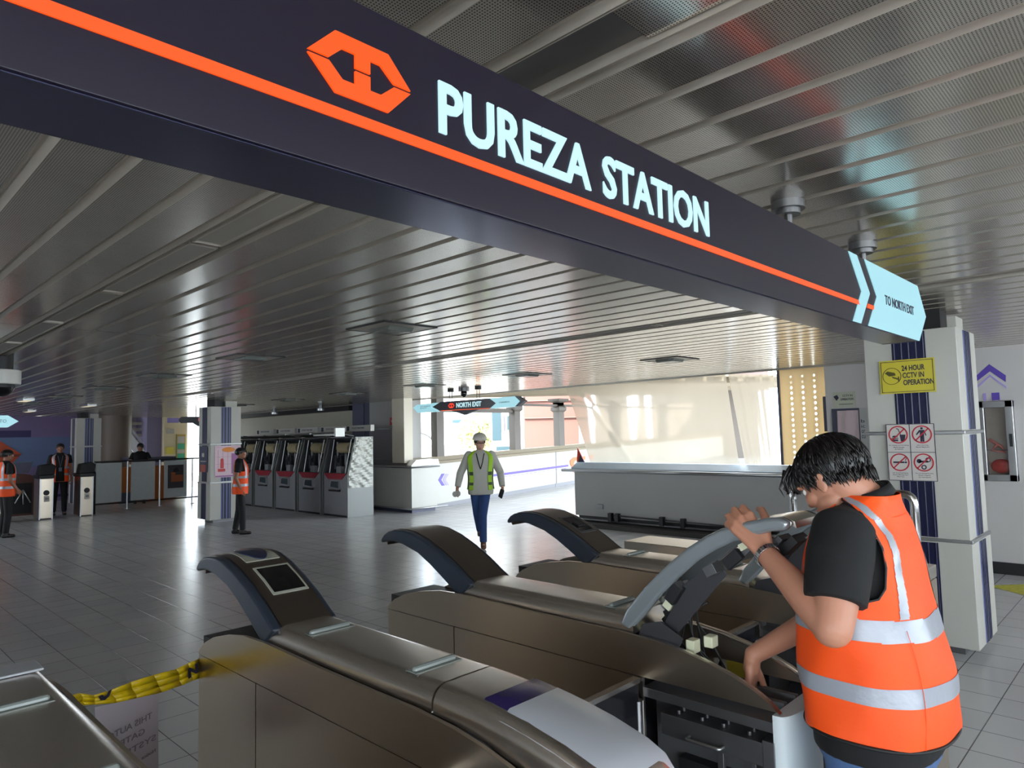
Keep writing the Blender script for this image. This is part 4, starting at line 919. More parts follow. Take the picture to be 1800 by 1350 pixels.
mb.build('line_drawing', mat('poster_line', (190, 120, 150), .5), t)
t = thing('sticker_panel', (5.84, 14.64, 1.0), 'dark sticker panel with small pictograms on the left face of the poster column', 'sign')
MB().box(5.83, 5.84, 14.45, 14.83, 1.05, 1.58).build('board', m_slate, t); MB().box(5.82, 5.83, 14.5, 14.78, 1.05, 1.2).build('red_label', mat('sticker_red', (170, 90, 80), .5), t)
MB().box(5.822, 5.83, 14.58, 14.70, 1.36, 1.44).box(5.822, 5.83, 14.5, 14.78, 1.26, 1.28).build('pictogram', m_white, t)

# ================================================================== FENCE, DESK, TURNSTILES
t = thing('panel_fence', (6.8, 19.6, 0), 'low metal fence with white infill panels behind the turnstiles', 'fence')
MB().tube([(5.12, 19.6, 1.225), (8.75, 19.6, 1.225)], .022).build('top_rail', m_dark, t, smooth=True)
MB().tube([(5.12, 19.6, .17), (8.75, 19.6, .17)], .02).build('bottom_rail', m_dark, t, smooth=True)
for x in (5.12, 5.87, 6.65, 7.49, 8.45): MB().tube([(x, 19.55, 0), (x, 19.55, 1.22)], .022).cyl((x, 19.55, 0), .06, .015).build('post', m_alu, t, smooth=False)
m_infill = mat('white_infill', (196, 200, 200), .5, noise=.08, nscale=10)
MB().box(5.17, 5.75, 19.6, 19.62, .2, 1.19).build('infill_panel', m_infill, t); MB().box(5.97, 6.55, 19.6, 19.62, .2, 1.19).build('infill_panel', m_infill, t); MB().box(6.78, 7.37, 19.6, 19.62, .2, 1.19).build('infill_panel', m_infill, t)
t = thing('picture_board', (7.08, 19.55, .5), 'dark picture with orange shapes on the right fence panel', 'poster')
MB().box(6.87, 7.27, 19.575, 19.59, .45, 1.07).build('print', mat('dark_print', (52, 42, 48), .4), t)
MB().box(6.95, 7.25, 19.57, 19.575, .62, .80).ell((7.0, 19.573, .84), (.06, .004, .05)).build('orange_shapes', mat('print_orange', (165, 85, 40), .5), t); MB().prism([(6.99, .87), (7.16, .89), (7.1, 1.0), (7.02, .97)], 'y', 19.57, 19.575).build('dark_shape', m_black, t)
t = thing('reception_desk', (7.0, 21.6, 0), 'dark topped desk with orange wooden front behind the fence', 'desk')
MB().box(6.45, 7.7, 21.3, 22.1, 1.12, 1.27).build('top', m_slate, t, bevel=.01); MB().box(6.2, 7.75, 21.4, 22.0, 0, 1.0).build('body', m_wood, t, bevel=.01); MB().box(6.2, 6.6, 21.38, 21.4, 0, .3).build('kick_panel', m_slate, t)
o = MB().cyl((6.85, 24.1, 0), .47, CZ, 32).build('round_pillar', mat('grey_brown_pillar', (112, 100, 90), .5), auto=40); tag(o, 'thick round grey brown pillar behind the guard at the fence', 'pillar')
t = thing('staircase', (7.9, 25, .5), 'bright side of a staircase descending behind the guard', 'staircase')
MB().prism([(7.05, 2.45), (7.35, 2.5), (8.35, 1.15), (8.0, 1.1)], 'y', 25.4, 25.5).build('stringer', mat('stair_white', (225, 228, 228), .4), t)
MB().prism([(7.5, 2.5), (7.58, 2.5), (8.45, 1.3), (8.38, 1.28)], 'y', 25.6, 25.65).build('handrail', m_alu, t)
mb = MB()
for i in range(6): z = 2.4-.2*i; mb.box(7.6+.12*i, 8.4, 25.7, 26.2, z-.1, z)
mb.build('tread', m_beige, t)
t = thing('wall_notice', (8.8, 24.97, 1.3), 'green and white tall notice board on the cream wall by the exit sign', 'sign')
MB().box(9.02, 9.32, 24.95, 24.99, .95, 1.95).build('frame', mat('board_gold', (180, 160, 90), .5), t); MB().box(9.05, 9.29, 24.94, 24.95, 1.65, 1.88).build('white_field', m_white, t); MB().box(9.05, 9.29, 24.94, 24.95, 1.3, 1.42).build('white_field', m_white, t); MB().box(9.05, 9.29, 24.94, 24.95, 1.44, 1.63).build('green_field', m_green2, t); MB().box(9.05, 9.29, 24.94, 24.95, .97, 1.28).build('green_field', m_green2, t)
o = MB().box(8.68, 8.96, 24.97, 24.99, 1.28, 1.52).build('yellow_notice', mat('notice_yellow', (220, 205, 90), .5)); tag(o, 'small yellow notice on the cream wall left of the green board', 'sign')
o = MB().box(8.70, 8.93, 24.93, 24.99, 1.98, 2.14).build('white_notice', m_white); tag(o, 'small white box on the cream wall above the yellow notice', 'box')
def turnstile(x, y, label):
    t = thing('turnstile', (x, y, 0), label, 'turnstile', 'slim steel turnstile pedestals')
    MB().box(-.13, .13, -.02, .55, .02, .92).build('body', m_steel, t, local=True, bevel=.01)
    MB().box(-.135, -.11, -.03, 0, 0, .95).box(.11, .135, -.03, 0, 0, .95).build('corner_post', m_alu, t, local=True)
    MB().box(-.15, .15, -.05, .57, .92, 1.0).build('top', m_dark, t, local=True, bevel=.01)
    MB().prism([(-.16, 1.0), (.15, 1.0), (.18, 1.2), (.10, 1.26), (-.12, 1.22)], 'y', -.02, .3).build('reader_head', m_black, t, local=True, bevel=.02)
    MB().cyl((0, -.03, .60), .06, .02, 20, axis='y').build('round_plate', m_dark, t, local=True, auto=40)
    MB().box(-.045, .06, -.035, -.02, .40, .53).build('number_card', m_white, t, local=True)
    MB().text('01' if x < 4.2 else '03', (-.02, -.035, .44), (1, 0, 0), (0, 0, 1), .055, .05, .002, bold=.03).build('number', m_ink, t, local=True)
    return t
turnstile(3.91, 18.63, 'steel turnstile pedestal left of the vested guard'); turnstile(4.71, 18.6, 'steel turnstile pedestal right of the vested guard'); turnstile(2.98, 18.5, 'steel turnstile pedestal at the left photo edge behind the vested worker')
t = thing('turnstile_arch', (3.75, 20.2, 0), 'dark red arched turnstile cabinet with folded tripod arms at the far left', 'turnstile')
n = 12; arch = [(3.45, 0), (3.45, .75)]+[(3.75-.3*math.cos(PI*k/n), .78+.22*math.sin(PI*k/n)) for k in range(n+1)]+[(4.05, .75), (4.05, 0)]
MB().prism(arch, 'y', 20.2, 20.6).build('cabinet', mat('rust_cabinet', (84, 50, 40), .5), t); MB().box(3.56, 3.94, 20.17, 20.2, .05, .78).build('recess', m_black, t)
for a in (-28, 0, 25): MB().tube([(3.75, 20.12, .62), (3.75+.35*math.sin(R_(a)), 20.08, .62-.35*math.cos(R_(a)))], .012).build('arm', m_alu, t, smooth=True)
MB().prism([(3.5, 1.28), (3.95, 1.28), (3.87, 1.02), (3.6, 1.02)], 'y', 20.2, 20.4).build('hood', m_slate, t)
o = MB().tube(rect_arc([(4.95, 18.9, 0), (4.95, 18.9, 1.0), (4.95, 19.5, 1.0), (4.95, 19.5, 0)]), .03).build('end_rail', m_dark, smooth=True); tag(o, 'short dark rail frame closing the gap between turnstile and fence', 'railing')
# yellow floor marking
o = MB().quad((8.62, 1.55, .003), (8.35, 1.2, .003), (8.95, .6, .003), (9.25, .95, .003)).build('floor_marking', mat('worn_yellow_marking', (200, 195, 60), .6, noise=.5, nscale=20)); tag(o, 'worn yellow floor marking near the right wall', 'floor marking')

# ================================================================== OUTSIDE
def outside():
    struct('ground_outside', MB().box(-60, 160, -60, 160, -6.2, -6), mat('outdoor_ground', (150, 146, 138), .9))
    pl = lambda az, r: (r*math.cos(R_(az)), r*math.sin(R_(az)))
    def wallbox(az0, az1, r, dr, z0, z1):
        return [pl(az0, r), pl(az1, r), pl(az1, r+dr), pl(az0, r+dr)]
    def panel(mb, az0, az1, r, z0, z1, d=.12):
        return mb.prism([pl(az0, r-d), pl(az1, r-d), pl(az1, r+.05), pl(az0, r+.05)], 'z', z0, z1)
    t = thing('building', (*pl(41.5, 31), -6), 'plain pink building wall seen through the right bridge window', 'building')
    MB().prism(wallbox(43.15, 38.6, 30, 7, 0, 0), 'z', -6, 9).build('wall', m_pinkb, t)
    for z in (-.6, 2.35, 3.1): panel(MB(), 43.1, 38.7, 30, z, z+.03).build('wall_joint', mat('pink_joint', (150, 108, 98), .8) if 'pink_joint' not in bpy.data.materials else bpy.data.materials['pink_joint'], t)
    t = thing('building', (*pl(44.7, 41), -6), 'white building with teal glass windows seen through the middle bridge window', 'building')
    MB().prism(wallbox(45.9, 43.3, 40, 6, 0, 0), 'z', -6, 11).build('wall', m_whiteb, t)
    panel(MB(), 45.8, 45.05, 40, 1.35, 3.0).build('window', m_teal, t); panel(MB(), 44.55, 43.95, 40, 1.95, 2.75).build('window', m_teal, t); panel(MB(), 45.5, 44.3, 40, .6, 1.0).build('window', m_teal, t); panel(MB(), 44.85, 44.75, 40, 1.9, 2.8).build('window', m_slate, t)
    t = thing('building', (*pl(50, 58), -6), 'low white building with small dark windows seen through the left bridge window', 'building')
    MB().prism(wallbox(60, 45.0, 58, 9, 0, 0), 'z', -6, .9).build('wall', m_whiteb, t); MB().prism(wallbox(48.9, 46.6, 55, 3, 0, 0), 'z', .5, 2.7).build('upper_floor', m_whiteb, t)
    m_soft = mat('pale_window', (120, 122, 122), .6)
    for a in (48.5, 47.7, 51.3, 50.2): panel(MB(), a, a-.45, 55 if a < 49 else 58, 1.6 if a < 49 else .2, 2.3 if a < 49 else .7).build('window', m_soft, t)
    MB().prism(wallbox(49.1, 46.5, 54.6, 4, 0, 0), 'z', 2.7, 2.95).build('roof', m_teal, t)
    t = thing('building', (*pl(31, 30), -6), 'pale building with a lilac roof behind the translucent sheets', 'building')
    MB().prism(wallbox(38, 35.2, 27, 5, 0, 0), 'z', -6, 3.6).build('wall', mat('grey_building', (120, 112, 106), .8), t); MB().prism(wallbox(33.2, 24.5, 27, 5, 0, 0), 'z', -6, 3.2).build('wall', bpy.data.materials['grey_building'], t); MB().prism(wallbox(38, 24, 26.3, 7, 0, 0), 'z', 3.4, 5.2).build('roof', mat('lilac_roof', (150, 128, 142), .6), t)
    MB().prism(wallbox(34.6, 33.9, 27, 5, 0, 0), 'z', -6, 3.6).build('pillar', bpy.data.materials['grey_building'], t)
    t = thing('tree', (*pl(46.9, 50), -6), 'yellow green tree seen through the bridge window left of the teal windows', 'tree')
    rnd = random.Random(2); mb = MB(); cx, cy = pl(46.9, 50)
    for i in range(1500):
        a, b, r = rnd.uniform(0, 2*PI), rnd.uniform(-1, 1), rnd.random()**.4; s = math.sqrt(1-b*b)
        c = Vector((cx+1.7*r*s*math.cos(a), cy+1.7*r*s*math.sin(a), 1.9+1.3*r*b)); e = Euler((rnd.uniform(0, 6), rnd.uniform(0, 6), rnd.uniform(0, 6))).to_matrix(); k = .13
        mb.quad(c+e @ Vector((-k, -k*.5, 0)), c+e @ Vector((k, -k*.5, 0)), c+e @ Vector((k, k*.5, 0)), c+e @ Vector((-k, k*.5, 0)))
    mb.build('foliage', m_leaf, t); MB().tube([(cx, cy, -6), (cx, cy, 1.5)], [.25, .15]).build('trunk', m_wood, t)
    t = thing('arch', (*pl(51.6, 28), -3), 'curved arch with ornamental lamp seen through the leftmost bridge window', 'arch')
    C = Vector((*pl(52.0, 28), .35)); u = Vector((math.sin(R_(52)), -math.cos(R_(52)), 0))
    MB().tube([C+u*1.05*math.cos(PI*k/20)+Vector((0, 0, 1.5*math.sin(PI*k/20))) for k in range(21)]+[C-u*1.05+Vector((0, 0, -6))], .05).tube([C+u*1.05, C+u*1.05+Vector((0, 0, -6))], .05).build('arch_band', m_alud, t, smooth=True)
    L = C-u*.45; mb = MB().tube([L+Vector((0, 0, -6)), L+Vector((0, 0, .8))], .04)
    for k in range(5): a = -.3+.15*k; mb.tube([L+Vector((0, 0, .4)), L+u*a+Vector((0, 0, .7)), L+u*a+Vector((0, 0, .95))], .03)
    mb.build('lamp', m_alud, t, smooth=True)
outside()
t = thing('bunting_flag', (10.34, 8.24, 1.122), 'small red and dark triangular pennant leaning above the left end of the pale wall', 'flag')
MB().prism([(8.30, 1.40), (8.14, 1.125), (8.33, 1.125)], 'x', 10.34, 10.35).build('cloth', mat('pennant_red', (200, 60, 30), .6), t)
MB().prism([(8.24, 1.27), (8.13, 1.125), (8.28, 1.125)], 'x', 10.33, 10.34).build('dark_corner', m_ink, t)
MB().tube([(10.35, 8.33, 1.122), (10.35, 8.30, 1.41)], .006).build('stick', m_white, t)
# ================================================================== PEOPLE
def sup(v, n): return math.copysign(abs(v)**(2/n), v)
def ringpt(L, th, n=2.4):      # L = (z, a, b, cx, cy)
    z, a, b, cx, cy = L; return Vector((cx+a*sup(math.cos(th), n), cy+b*sup(math.sin(th), n), z))
def lerp_levels(LV, t):
    i = max(0, min(int(t), len(LV)-2)); k = t-i
    # smooth (catmull-rom) interpolation between levels
    g = lambda j: LV[max(0, min(j, len(LV)-1))]
    out = []
    for c in range(5):
        p0, p1, p2, p3 = g(i-1)[c], g(i)[c], g(i+1)[c], g(i+2)[c]
        out.append(.5*((2*p1)+(-p0+p2)*k+(2*p0-5*p1+4*p2-p3)*k*k+(-p0+3*p1-3*p2+p3)*k**3))
    return out
def torso_mesh(mb, LV, t0, t1, off=0., nt=24, nth=40, n=2.4):
    rings = []
    for i in range(nt+1):
        z, a, b, cx, cy = lerp_levels(LV, t0+(t1-t0)*i/nt); rings.append([ringpt((z, a+off, b+off, cx, cy), 2*PI*j/nth, n) for j in range(nth)])
    mb.loft(rings)
def vest(t, LV, t0, t1, off, mask, mats, strips, hem=None, nth=200, nt=130, n=2.4, folds=0., trim=True):
    """mats = (cloth, reflective); mask(th,t)->True where the garment is open; strips = functions (th,t)->bool"""
    def P(th, tt, o):
        z, a, b, cx, cy = lerp_levels(LV, tt); dz = hem(th)*max(0, 1-(tt-t0)/1.6) if hem else 0
        f = folds*(math.sin(5*th+tt*1.3)*.5+math.sin(9*th-tt*2.1+1)*.3+math.sin(tt*4.3+2*th)*.25)*(1 if tt < 7 else .3)
        p = ringpt((z, a+o+f, b+o+f, cx, cy), th, n); p.z += dz; return p
    grid = [[P(2*PI*i/nth, t0+(t1-t0)*j/nt, off) for i in range(nth)] for j in range(nt+1)]
    ctr = lambda i, j: (2*PI*(i+.5)/nth, t0+(t1-t0)*(j+.5)/nt)
    inside = [[not mask(*ctr(i, j)) for i in range(nth)] for j in range(nt)]
    vs = [p for r in grid for p in r]; mb = MB()
    mb.add(vs, [(j*nth+i, j*nth+(i+1) % nth, (j+1)*nth+(i+1) % nth, (j+1)*nth+i) for j in range(nt) for i in range(nth) if inside[j][i]])
    body = mb.build('safety_vest', mats[0], t, smooth=True, local=LOCAL[0], thick=.003)
    for sname, fn in strips:
        g2 = [[P(2*PI*i/nth, t0+(t1-t0)*j/nt, off+.0032) for i in range(nth)] for j in range(nt+1)]
        fs = [(j*nth+i, j*nth+(i+1) % nth, (j+1)*nth+(i+1) % nth, (j+1)*nth+i) for j in range(nt) for i in range(nth) if inside[j][i] and fn(*ctr(i, j))]
        if not fs: continue
        used = sorted({v for f in fs for v in f}); ix = {v: k for k, v in enumerate(used)}; vv = [p for r in g2 for p in r]
        mb = MB(); mb.add([vv[v] for v in used], [tuple(ix[v] for v in f) for f in fs]); mb.build(sname, mats[1], body, smooth=True, local=LOCAL[0], label='silver reflective strip')
    return body
LOCAL = [False]

def finger(mb, base, d, side, L, r, curl, n=3):
    """d = pointing direction, side = axis around which it curls"""
    p = Vector(base); d = Vector(d).normalized(); pts = [p.copy()]; rs = [r]
    for k, (f, c) in enumerate(zip((.45, .32, .23), curl)):
        d = Matrix.Rotation(c, 3, side) @ d; p = p+d*L*f; pts.append(p.copy()); rs.append(r*(1-.1*(k+1)))
    mb.cap(pts, rs, 10)
def hand(mb, wrist, d, palm, s=1., curl=(.5, .6, .4), left=False):
    """d = direction towards the fingers, palm = palm normal (where fingers curl to)"""
    w = Vector(wrist); d = Vector(d).normalized(); pn = Vector(palm); pn = (pn-d*pn.dot(d)).normalized(); sd = d.cross(pn)*( -1 if left else 1)
    # sd points to the thumb side
    mb.cap([w-d*.02*s, w+d*.02*s], [.023*s, .026*s], 12)
    for k, (o, L, r) in enumerate(((.030, .072, .0088), (.010, .080, .0090), (-.011, .074, .0086), (-.030, .058, .0078))):
        kn = w+d*(.088-.004*abs(k-1))*s+sd*o*s
        mb.cap([w+d*.012*s+sd*o*.55*s, kn], [.0165*s, .0125*s], 10)
        ax = sd if not left else -sd
        ax = d.cross(pn)
        finger(mb, kn, d, ax, L*s, r*s, curl)
    th = w+d*.02*s+sd*.022*s+pn*.005*s; td = (d*.75+sd*.6+pn*.3).normalized()
    p1 = th+td*.042*s; p2 = p1+(d*.9+sd*.15+pn*.35).normalized()*.034*s; p3 = p2+(d*.95+pn*.4-sd*.1).normalized()*.024*s
    mb.cap([th, p1, p2, p3], [.014*s, .0115*s, .0102*s, .009*s], 10)

def head(mb, c, Rm, s=1.):
    """c = centre of the head, Rm maps local (x right, y forward, z up)"""
    c = Vector(c); f = lambda p: c+Rm @ (Vector(p)*s)
    def E(p, r): mb.ell(f(p), (r[0]*s, r[1]*s, r[2]*s), Rm, 24, 16)
    E((0, -.012, .028), (.076, .094, .084)); E((0, .012, -.01), (.066, .078, .085)); E((0, .030, -.055), (.052, .054, .052)); E((0, .062, -.086), (.024, .022, .020))
    for x in (-1, 1):
        E((x*.040, .052, -.028), (.026, .030, .026)); E((x*.046, .018, -.06), (.020, .036, .028))
        # brow and ear
        E((x*.028, .082, .018), (.026, .012, .008)); 
        E((x*.076, -.012, -.012), (.009, .018, .030)); E((x*.080, -.018, .004), (.008, .018, .017)); E((x*.078, -.010, -.034), (.006, .010, .011))
    mb.loft([[f((x*w, y, z)) for x, y in ((-1, .07), (-.6, yy), (.6, yy), (1, .07))] for z, w, yy in ((.022, .009, .088), (.0, .011, .096), (-.018, .015, .106), (-.026, .018, .110), (-.034, .016, .100), (-.037, .008, .088))])
    E((0, .104, -.026), (.011, .012, .010)); 
    for x in (-1, 1): E((x*.012, .092, -.03), (.008, .010, .007))
    E((0, .084, -.054), (.024, .010, .006)); E((0, .081, -.064), (.020, .011, .007))
def face_bits(t, c, Rm, s=1., local=True):
    c = Vector(c)
    for x in (-1, 1):
        mb = MB(); p = c+Rm @ (Vector((x*.030, .0765, .002))*s); mb.ell(p, (.0115*s,)*3, None, 14, 10); 
        e = mb.build('eye', m_eye, t, smooth=True, local=local)
        q = c+Rm @ (Vector((x*.030, .0865, .001))*s); MB().ell(q, (.0055*s, .0035*s, .0055*s), Rm, 10, 8).build('iris', m_black, e, smooth=True, local=local, label='dark iris')
        mb = MB(); 
        mb.cap([c+Rm @ (Vector((x*a, b, z))*s) for a, b, z in ((.014, .091, .020), (.03, .092, .025), (.046, .080, .021))], [.0025*s, .0032*s, .002*s], 6); mb.build('eyebrow', m_hair, t, smooth=True, local=local)

def hair_cap(c, Rm, s=1., strands=0, seed=1, long_=1.):
    c = Vector(c); mb = MB(); f = lambda p: c+Rm @ (Vector(p)*s)
    NU, NV = 44, 18; rings = []
    for i in range(NV+1):
        v = i/NV; ring = []
        for j in range(NU):
            a = 2*PI*j/NU; fr = max(0, math.sin(a))      # front = +y
            back = max(0, -math.sin(a)); side = abs(math.cos(a))
            low = -.25+.50*fr**1.2-.42*back*long_-.22*(side**4)*long_   # lower edge as sine of latitude
            lat = PI/2*.995-(PI/2*.995-math.asin(max(-.98, min(.9, low))))*v
            rr = 1.0+.02*math.sin(13*a+5*v)+.03*random.Random(j*37+i).random()*(v > .6)
            ring.append(f((.086*rr*math.cos(lat)*math.cos(a), -.012+.105*rr*math.cos(lat)*math.sin(a), .028+.089*rr*math.sin(lat))))
        rings.append(ring)
    vs = [p for r in rings for p in r]
    fs = [(i*NU+j, i*NU+(j+1) % NU, (i+1)*NU+(j+1) % NU, (i+1)*NU+j) for i in range(NV) for j in range(NU)]+[tuple(range(NU))[::-1]]
    # inner shell closes the cap
    ins = [f(((Rm.inverted() @ (p-c))/s).__mul__(.9)) for p in rings[-1]]
    n0 = len(vs); vs += ins; fs += [(NV*NU+j, NV*NU+(j+1) % NU, n0+(j+1) % NU, n0+j) for j in range(NU)]+[tuple(range(n0, n0+NU))]
    mb.add(vs, fs)
    rnd = random.Random(seed)
    for k in range(strands):
        a = rnd.uniform(0, 2*PI); v = rnd.uniform(.0, 1); back = max(0, -math.sin(a)); fr = max(0, math.sin(a)); side = abs(math.cos(a))
        low = -.25+.50*fr**1.2-.42*back*long_-.22*(side**4)*long_
        lat0 = PI/2-(PI/2-math.asin(max(-.98, low)))*v
        L = rnd.uniform(.25, .5); pts = []
        ja = rnd.uniform(-.12, .12)
        for q in range(4):
            lat = lat0-L*q/3*(1 if v < .7 else .75); aa = a+ja*q/3; rr = 1.02+.012*rnd.random()+(.015*q/3 if v > .6 else .006)
            pts.append(f((.086*rr*math.cos(lat)*math.cos(aa), -.012+.105*rr*math.cos(lat)*math.sin(aa), .028+.089*rr*math.sin(lat))))
        mb.tube(pts, [.0022*s, .0027*s, .0022*s, .0003*s], 4)
    return mb

def rot(yaw=0, pitch=0, roll=0):
    """pitch > 0 looks down"""
    return (Matrix.Rotation(yaw, 3, 'Z') @ Matrix.Rotation(-pitch, 3, 'X') @ Matrix.Rotation(roll, 3, 'Y'))

STD = [(.80, .165, .118, 0, 0), (.88, .172, .125, 0, 0), (.98, .160, .118, 0, .005), (1.08, .158, .112, 0, .01), (1.18, .165, .115, 0, .01), (1.28, .178, .118, 0, .005), (1.36, .186, .108, 0, 0), (1.42, .165, .085, 0, -.005), (1.46, .115, .065, 0, -.01), (1.49, .07, .055, 0, -.012)]
def person(name_loc, heading, label, H=1.7, pose=None, outfit=None):
    """a full figure in its own frame: x right, y forward"""
    LOCAL[0] = True
    o = outfit or {}; ps = {'shL': (-.175, 0, 1.41), 'elL': (-.23, -.02, 1.13), 'wrL': (-.22, .05, .88), 'shR': (.175, 0, 1.41), 'elR': (.23, -.02, 1.13), 'wrR': (.22, .05, .88),
          'hipL': (-.085, 0, .90), 'knL': (-.10, .02, .48), 'anL': (-.11, -.02, .09), 'hipR': (.085, 0, .90), 'knR': (.10, .02, .48), 'anR': (.11, -.02, .09), 'head': (0, .015, 1.60), 'hy': 0, 'hp': 0, 'toeL': (0, 1), 'toeR': (0, 1)}
    ps.update(pose or {})
    k = H/1.72; t = thing('person', name_loc, label, 'person', rz=heading-PI/2)
    V = lambda p: Vector(p)*k
    LV = [tuple(v*k for v in l) for l in STD]
    fat = o.get('fat', 1.); LV = [(z, a*fat, b*fat*(1.05 if fat > 1 else 1), cx, cy) for z, a, b, cx, cy in LV]
    Rm = rot(ps['hy'], ps['hp'])
    mb = MB(); head(mb, V(ps['head']), Rm, k*.98); hd = V(ps['head'])
    mb.cap([V((0, -.012, 1.43)), hd+Rm @ Vector((0, -.012, -.05))*k], [.058*k, .052*k], 14)
    torso_mesh(mb, LV, 0, 9, -.012*k)
    for s in 'LR':
        sh, el, wr = (V(ps[x+s]) for x in ('sh', 'el', 'wr')); mb.cap([sh, el], [.046*k, .038*k]); mb.cap([el, wr], [.038*k, .025*k])
        d = (wr-el).normalized(); inn = Vector((1 if s == 'L' else -1, .2, 0)); hand(mb, wr, ps.get('hd'+s, tuple(d)), inn, k*.98, ps.get('curl', (.35, .45, .3)), left=(s == 'R'))
        hp, kn, an = (V(ps[x+s]) for x in ('hip', 'kn', 'an')); mb.cap([hp, kn], [.072*k, .048*k]); mb.cap([kn, an], [.046*k, .034*k])
        tx, ty = ps['toe'+s]; mb.cap([an+Vector((0, 0, -.03)), an+Vector((tx*.12, ty*.12, -.05))*k], [.033*k, .024*k])
    mb.build('body', o.get('skin', m_skin2), t, local=True, remesh=.0065, rsm=3)
    face_bits(t, hd, Rm, k*.98)
    if o.get('hair', 1): 
        hair_cap(hd, Rm, k*1.0, 120, 3, o.get('long', 1.)).build('hair', m_hair, t, smooth=True, local=True)
    # trousers
    mb = MB()
    mb.ell(V((0, 0, .91)), (.160*k*fat, .118*k*fat, .13*k), None, 28, 12)
    for s in 'LR':
        hp, kn, an = (V(ps[x+s]) for x in ('hip', 'kn', 'an')); mb.cap([hp, kn], [.092*k, .066*k], 18); mb.tube([kn+Vector((0, 0, .03)), kn, (kn+an)/2, an+Vector((0, 0, .0))], [.066*k, .066*k, .060*k, .056*k], 18)
    mb.build('trousers', o.get('trousers', m_trouser), t, local=True, remesh=.009, rsm=4)
    for s in 'LR':
        an = V(ps['an'+s]); tx, ty = ps['toe'+s]; d = Vector((tx, ty, 0)).normalized(); zz = an.z-.09*k
        mb = MB().ell(an+d*.045*k+Vector((0, 0, -.052*k)), (.046*k, .046*k, .045*k), None, 16, 10).ell(an+d*.12*k+Vector((0, 0, -.062*k)), (.044*k, .044*k, .030*k), None, 16, 10).cap([an-d*.03*k+Vector((0, 0, -.05*k)), an+d*.13*k+Vector((0, 0, -.062*k))], [.042*k, .034*k], 12).cap([an+Vector((0, 0, .01)), an+Vector((0, 0, -.05*k))], [.045*k, .045*k], 12)
        mb.v = [(x, y, max(z, zz+.002)) for x, y, z in mb.v]
        mb.build('shoe', o.get('shoe', m_shoe), t, local=True, remesh=.007, rsm=2)
    # shirt
    mb = MB(); torso_mesh(mb, LV, o.get('st0', .2), 8.7, .006*k)
    for s in 'LR':
        sh, el, wr = (V(ps[x+s]) for x in ('sh', 'el', 'wr'))
        if o.get('long_sleeve'):
            mb.cap([sh, el], [.068*k*fat**.5, .060*k]); mb.tube([el+(el-wr)*.05, el, (el+wr)/2, wr-(wr-el)*.06], [.05*k, .060*k, .054*k, .046*k], 18)
        else: mb.tube([sh+(sh-el)*.12+Vector((.02*(1 if s == 'L' else -1), 0, .0)), sh, sh+(el-sh)*.3, sh+(el-sh)*.62], [.035*k, .058*k, .060*k, .062*k], 18)
    mb.tube([V((0, -.012, 1.44)), V((0, -.008, 1.50))], [.075*k, .062*k], 18)
    mb.build('shirt', o.get('shirt', m_shirtb), t, local=True, remesh=.009, rsm=3)
    vk = o.get('vest')
    if vk:
        col = m_green if vk == 'green' else m_vest; g = o.get('gap', .12)
        def mask(th, tt):
            if tt > 8.45: return True
            d = min(abs(th-PI), abs(th), abs(th-2*PI))
            if tt > 4.6 and d < (.62 if tt < 6.5 else .62+.2*(tt-6.5)) - .0: return tt > 4.6+1.2*(d/.62)**2*0 and True
            if abs(th-PI/2) < g+(.05*max(0, tt-5)): return True
            return False
        if vk == 'green':
            def mask(th, tt, m0=mask):
                if tt > 8.45: return True
                f = abs(th-PI/2)
                if math.sin(th) > 0: return not (.52 < f < 1.02)
                return m0(th, tt)
            strips = [('reflective_strip', lambda th, tt: 3.3 < tt < 3.75 or 1.7 < tt < 2.15)]; mats = (col, mat('dark_strip', (60, 75, 50), .5))
        else:
            strips = [('reflective_strip', lambda th, tt: 3.3 < tt < 3.8 or 1.7 < tt < 2.2), ('shoulder_strip', lambda th, tt: tt > 3.8 and abs(abs(math.cos(th))-.62) < .12)]; mats = (col, m_refl)
        vest(t, LV, .0 if vk != 'green' else 1.0, 8.5, .02*k, mask, mats, strips, nth=120, nt=70)
    LOCAL[0] = False
    return t, k, hd, Rm, LV

# man in the white helmet walking towards the gates
t, k, hd, Rm, LV = person((7.2, 7.68, 0), R_(228), 'walking person in a white helmet, green vest, pale long sleeved shirt and blue jeans', 1.68,
    dict(elL=(-.31, -.02, 1.14), wrL=(-.335, .08, .91), elR=(.31, -.02, 1.14), wrR=(.36, .05, .92), knL=(-.02, .14, .49), anL=(-.02, .20, .10), hipL=(-.075, .02, .9), knR=(.06, -.02, .5), anR=(.02, -.30, .22), hy=.25, hp=.08),
    dict(vest='green', long_sleeve=True, shirt=m_shirtw, trousers=m_denim, shoe=m_shoebr, fat=1.12, hair=1, skin=mat('skin_warm', (208, 158, 138), .5), st0=.1))
mb = MB(); rings = []
for z, r in ((.0, 1.0), (.03, .985), (.06, .92), (.085, .76), (.10, .5), (.108, .1)): rings.append([hd+Rm @ (Vector((.108*r*math.cos(2*PI*j/28), -.012+.125*r*math.sin(2*PI*j/28), .052+z))*k) for j in range(28)])
mb.loft(rings); mb.loft([[hd+Rm @ (Vector((.106*math.cos(a)*(1-.0*q), -.012+(.122+q*.045*max(0, math.sin(a)))*math.sin(a)*(1 if q == 0 else 1.02), .054+dz))*k) for a in [2*PI*j/28 for j in range(28)]] for q, dz in ((0, .004), (1, -.004), (1, -.008), (0, -.004))])
mb.build('helmet', m_helmet, t, smooth=True, local=True)
MB().tube([hd+Rm @ (Vector(p)*k) for p in ((-.078, .01, .012), (-.06, .084, .008), (-.03, .10, .006), (.03, .10, .006), (.06, .084, .008), (.078, .01, .012))], .006, 6).build('glasses', m_black, t, local=True)
